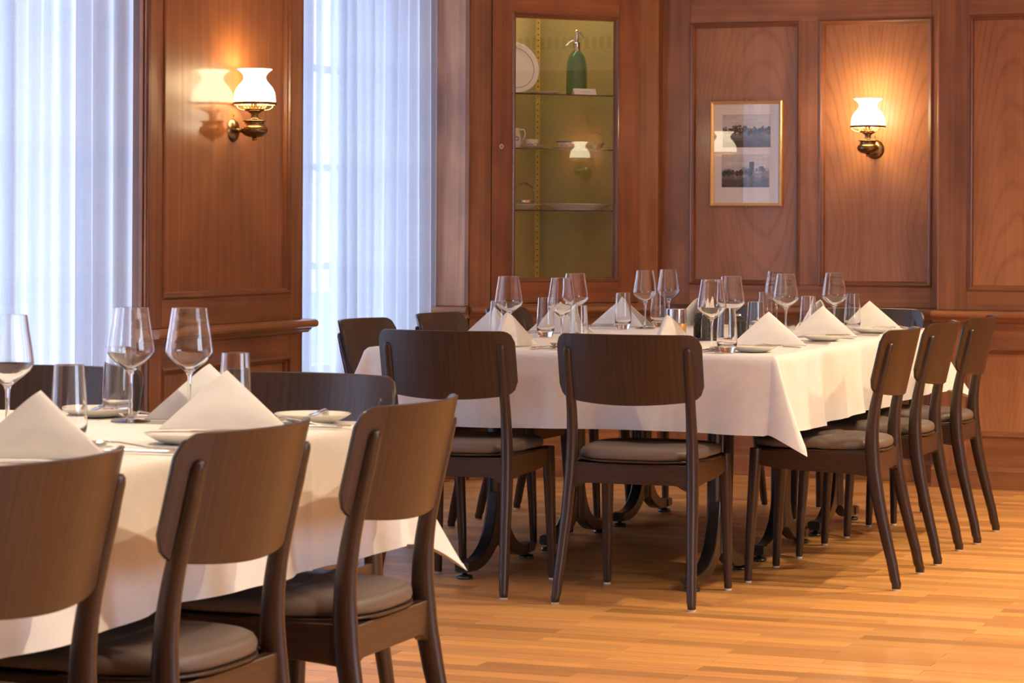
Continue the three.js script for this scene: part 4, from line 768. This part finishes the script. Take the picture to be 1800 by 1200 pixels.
const sayOf = (id) => PLACES.find((p) => p.id === id).say;
for (const [id, x, z] of [['near2', -2.327, -8.05], ['near1', -2.835, -8.05], ['A', -2.435, -8.661], ['B', -2.40, -9.268], ['C', -2.30, -9.60], ['w1', -3.08, -8.211], ['w2', -3.08, -8.892], ['w3', -3.08, -9.72], ['f1', -3.08, -10.03], ['f2', -2.61, -9.93], ['L3', -2.40, -4.608], ['LB', -2.515, -4.58], ['L2', -2.49, -4.08]]) put('wine', makeWine, 'clear stemmed wine glass ' + sayOf(id), x, TT, z, 0, G.wine);
for (const [id, x, z] of [['near2', -2.234, -7.90], ['near1', -2.735, -7.93], ['A', -2.34, -8.63], ['B', -2.37, -9.48], ['C', -2.30, -9.90], ['w1', -3.15, -8.30], ['w2', -3.15, -8.772], ['w3', -3.13, -9.599], ['f1', -3.082, -9.90], ['f2', -2.675, -10.01], ['L3', -2.29, -4.59], ['LB', -2.61, -4.70], ['L2', -2.355, -4.065]]) put('water', makeTumbler, 'clear water tumbler ' + sayOf(id), x, TT, z, 0, G.water);
// table centre: steel and amber mill, pebbled black menage with paper napkins
{
  let t = thing('pepper_mill', 'short cylinder with polished steel upper half and amber lower half on the far table', 'pepper mill', [-2.655, TT, -8.74]);
  part('amber_base', lathe([[0, 0], [0.032, 0], [0.034, 0.002], [0.034, 0.058], [0, 0.058]], 48), M.wax, t, 'amber lower half'); part('steel_top', lathe([[0, 0.058], [0.0345, 0.058], [0.035, 0.06], [0.035, 0.107], [0.034, 0.1095], [0.031, 0.11], [0, 0.109]], 48), M.steel, t, 'polished steel upper half');
  const slab = (w, h, d) => { const s = new THREE.Shape(); const r = w * 0.42; s.moveTo(-w, 0); s.lineTo(w, 0); s.lineTo(w, h - r); s.quadraticCurveTo(w, h, w - r, h); s.lineTo(-w + r, h); s.quadraticCurveTo(-w, h, -w, h - r); const g = new THREE.ExtrudeGeometry(s, { depth: d, bevelEnabled: true, bevelSize: 0.003, bevelThickness: 0.003, bevelSegments: 3, curveSegments: 10 }); return grainUV(g, 'y', 0.1); };
  t = thing('napkin_holder', 'black pebbled napkin holder with rounded shoulders behind the steel mill', 'napkin holder', [-2.56, TT, -8.80], 0.9);
  part('front_plate', slab(0.036, 0.088, 0.006).translate(0, 0.004, 0.022), M.pebble, t); part('back_plate', slab(0.036, 0.088, 0.006).translate(0, 0.004, -0.028), M.pebble, t); part('base', board(-0.039, 0.039, 0, 0.008, -0.034, 0.034, 'x', 0.003), M.pebble, t);
  t = thing('paper_napkins', 'white paper napkins standing up in the black holder', 'paper napkins', [-2.56, TT + 0.0085, -8.80], 0.9);
  for (const [x, z, r, h] of [[-0.008, 0.008, 0.12, 0.135], [0.012, -0.004, -0.1, 0.14]]) { const s = new THREE.Shape(); s.moveTo(-0.024, 0); s.lineTo(0.024, 0); s.quadraticCurveTo(0.02, h * 0.7, 0.004, h); s.quadraticCurveTo(-0.018, h * 0.7, -0.024, 0); part('napkin', new THREE.ExtrudeGeometry(s, { depth: 0.004, bevelEnabled: true, bevelSize: 0.001, bevelThickness: 0.001, bevelSegments: 1 }).rotateZ(r * 0.5).translate(x, 0.002, z), M.paper, t); }
  t = thing('spice_shaker', 'black pebbled shaker beside the napkin holder, behind the end tumbler', 'shaker', [-2.46, TT, -8.84], 0.3);
  part('body', lathe([[0, 0], [0.026, 0], [0.029, 0.003], [0.03, 0.05], [0.028, 0.068], [0.02, 0.08], [0, 0.083]], 40), M.pebble, t); part('cap', lathe([[0, 0.08], [0.012, 0.08], [0.012, 0.088], [0.006, 0.092], [0, 0.092]], 24), M.steel, t);
}

// ---------------------------------------------------------------- shadows, render
scene.traverse((o) => { if (o.isMesh) { o.castShadow = true; o.receiveShadow = true; } if (o.isLight) o.castShadow = true; });
renderer.render(scene, camera);
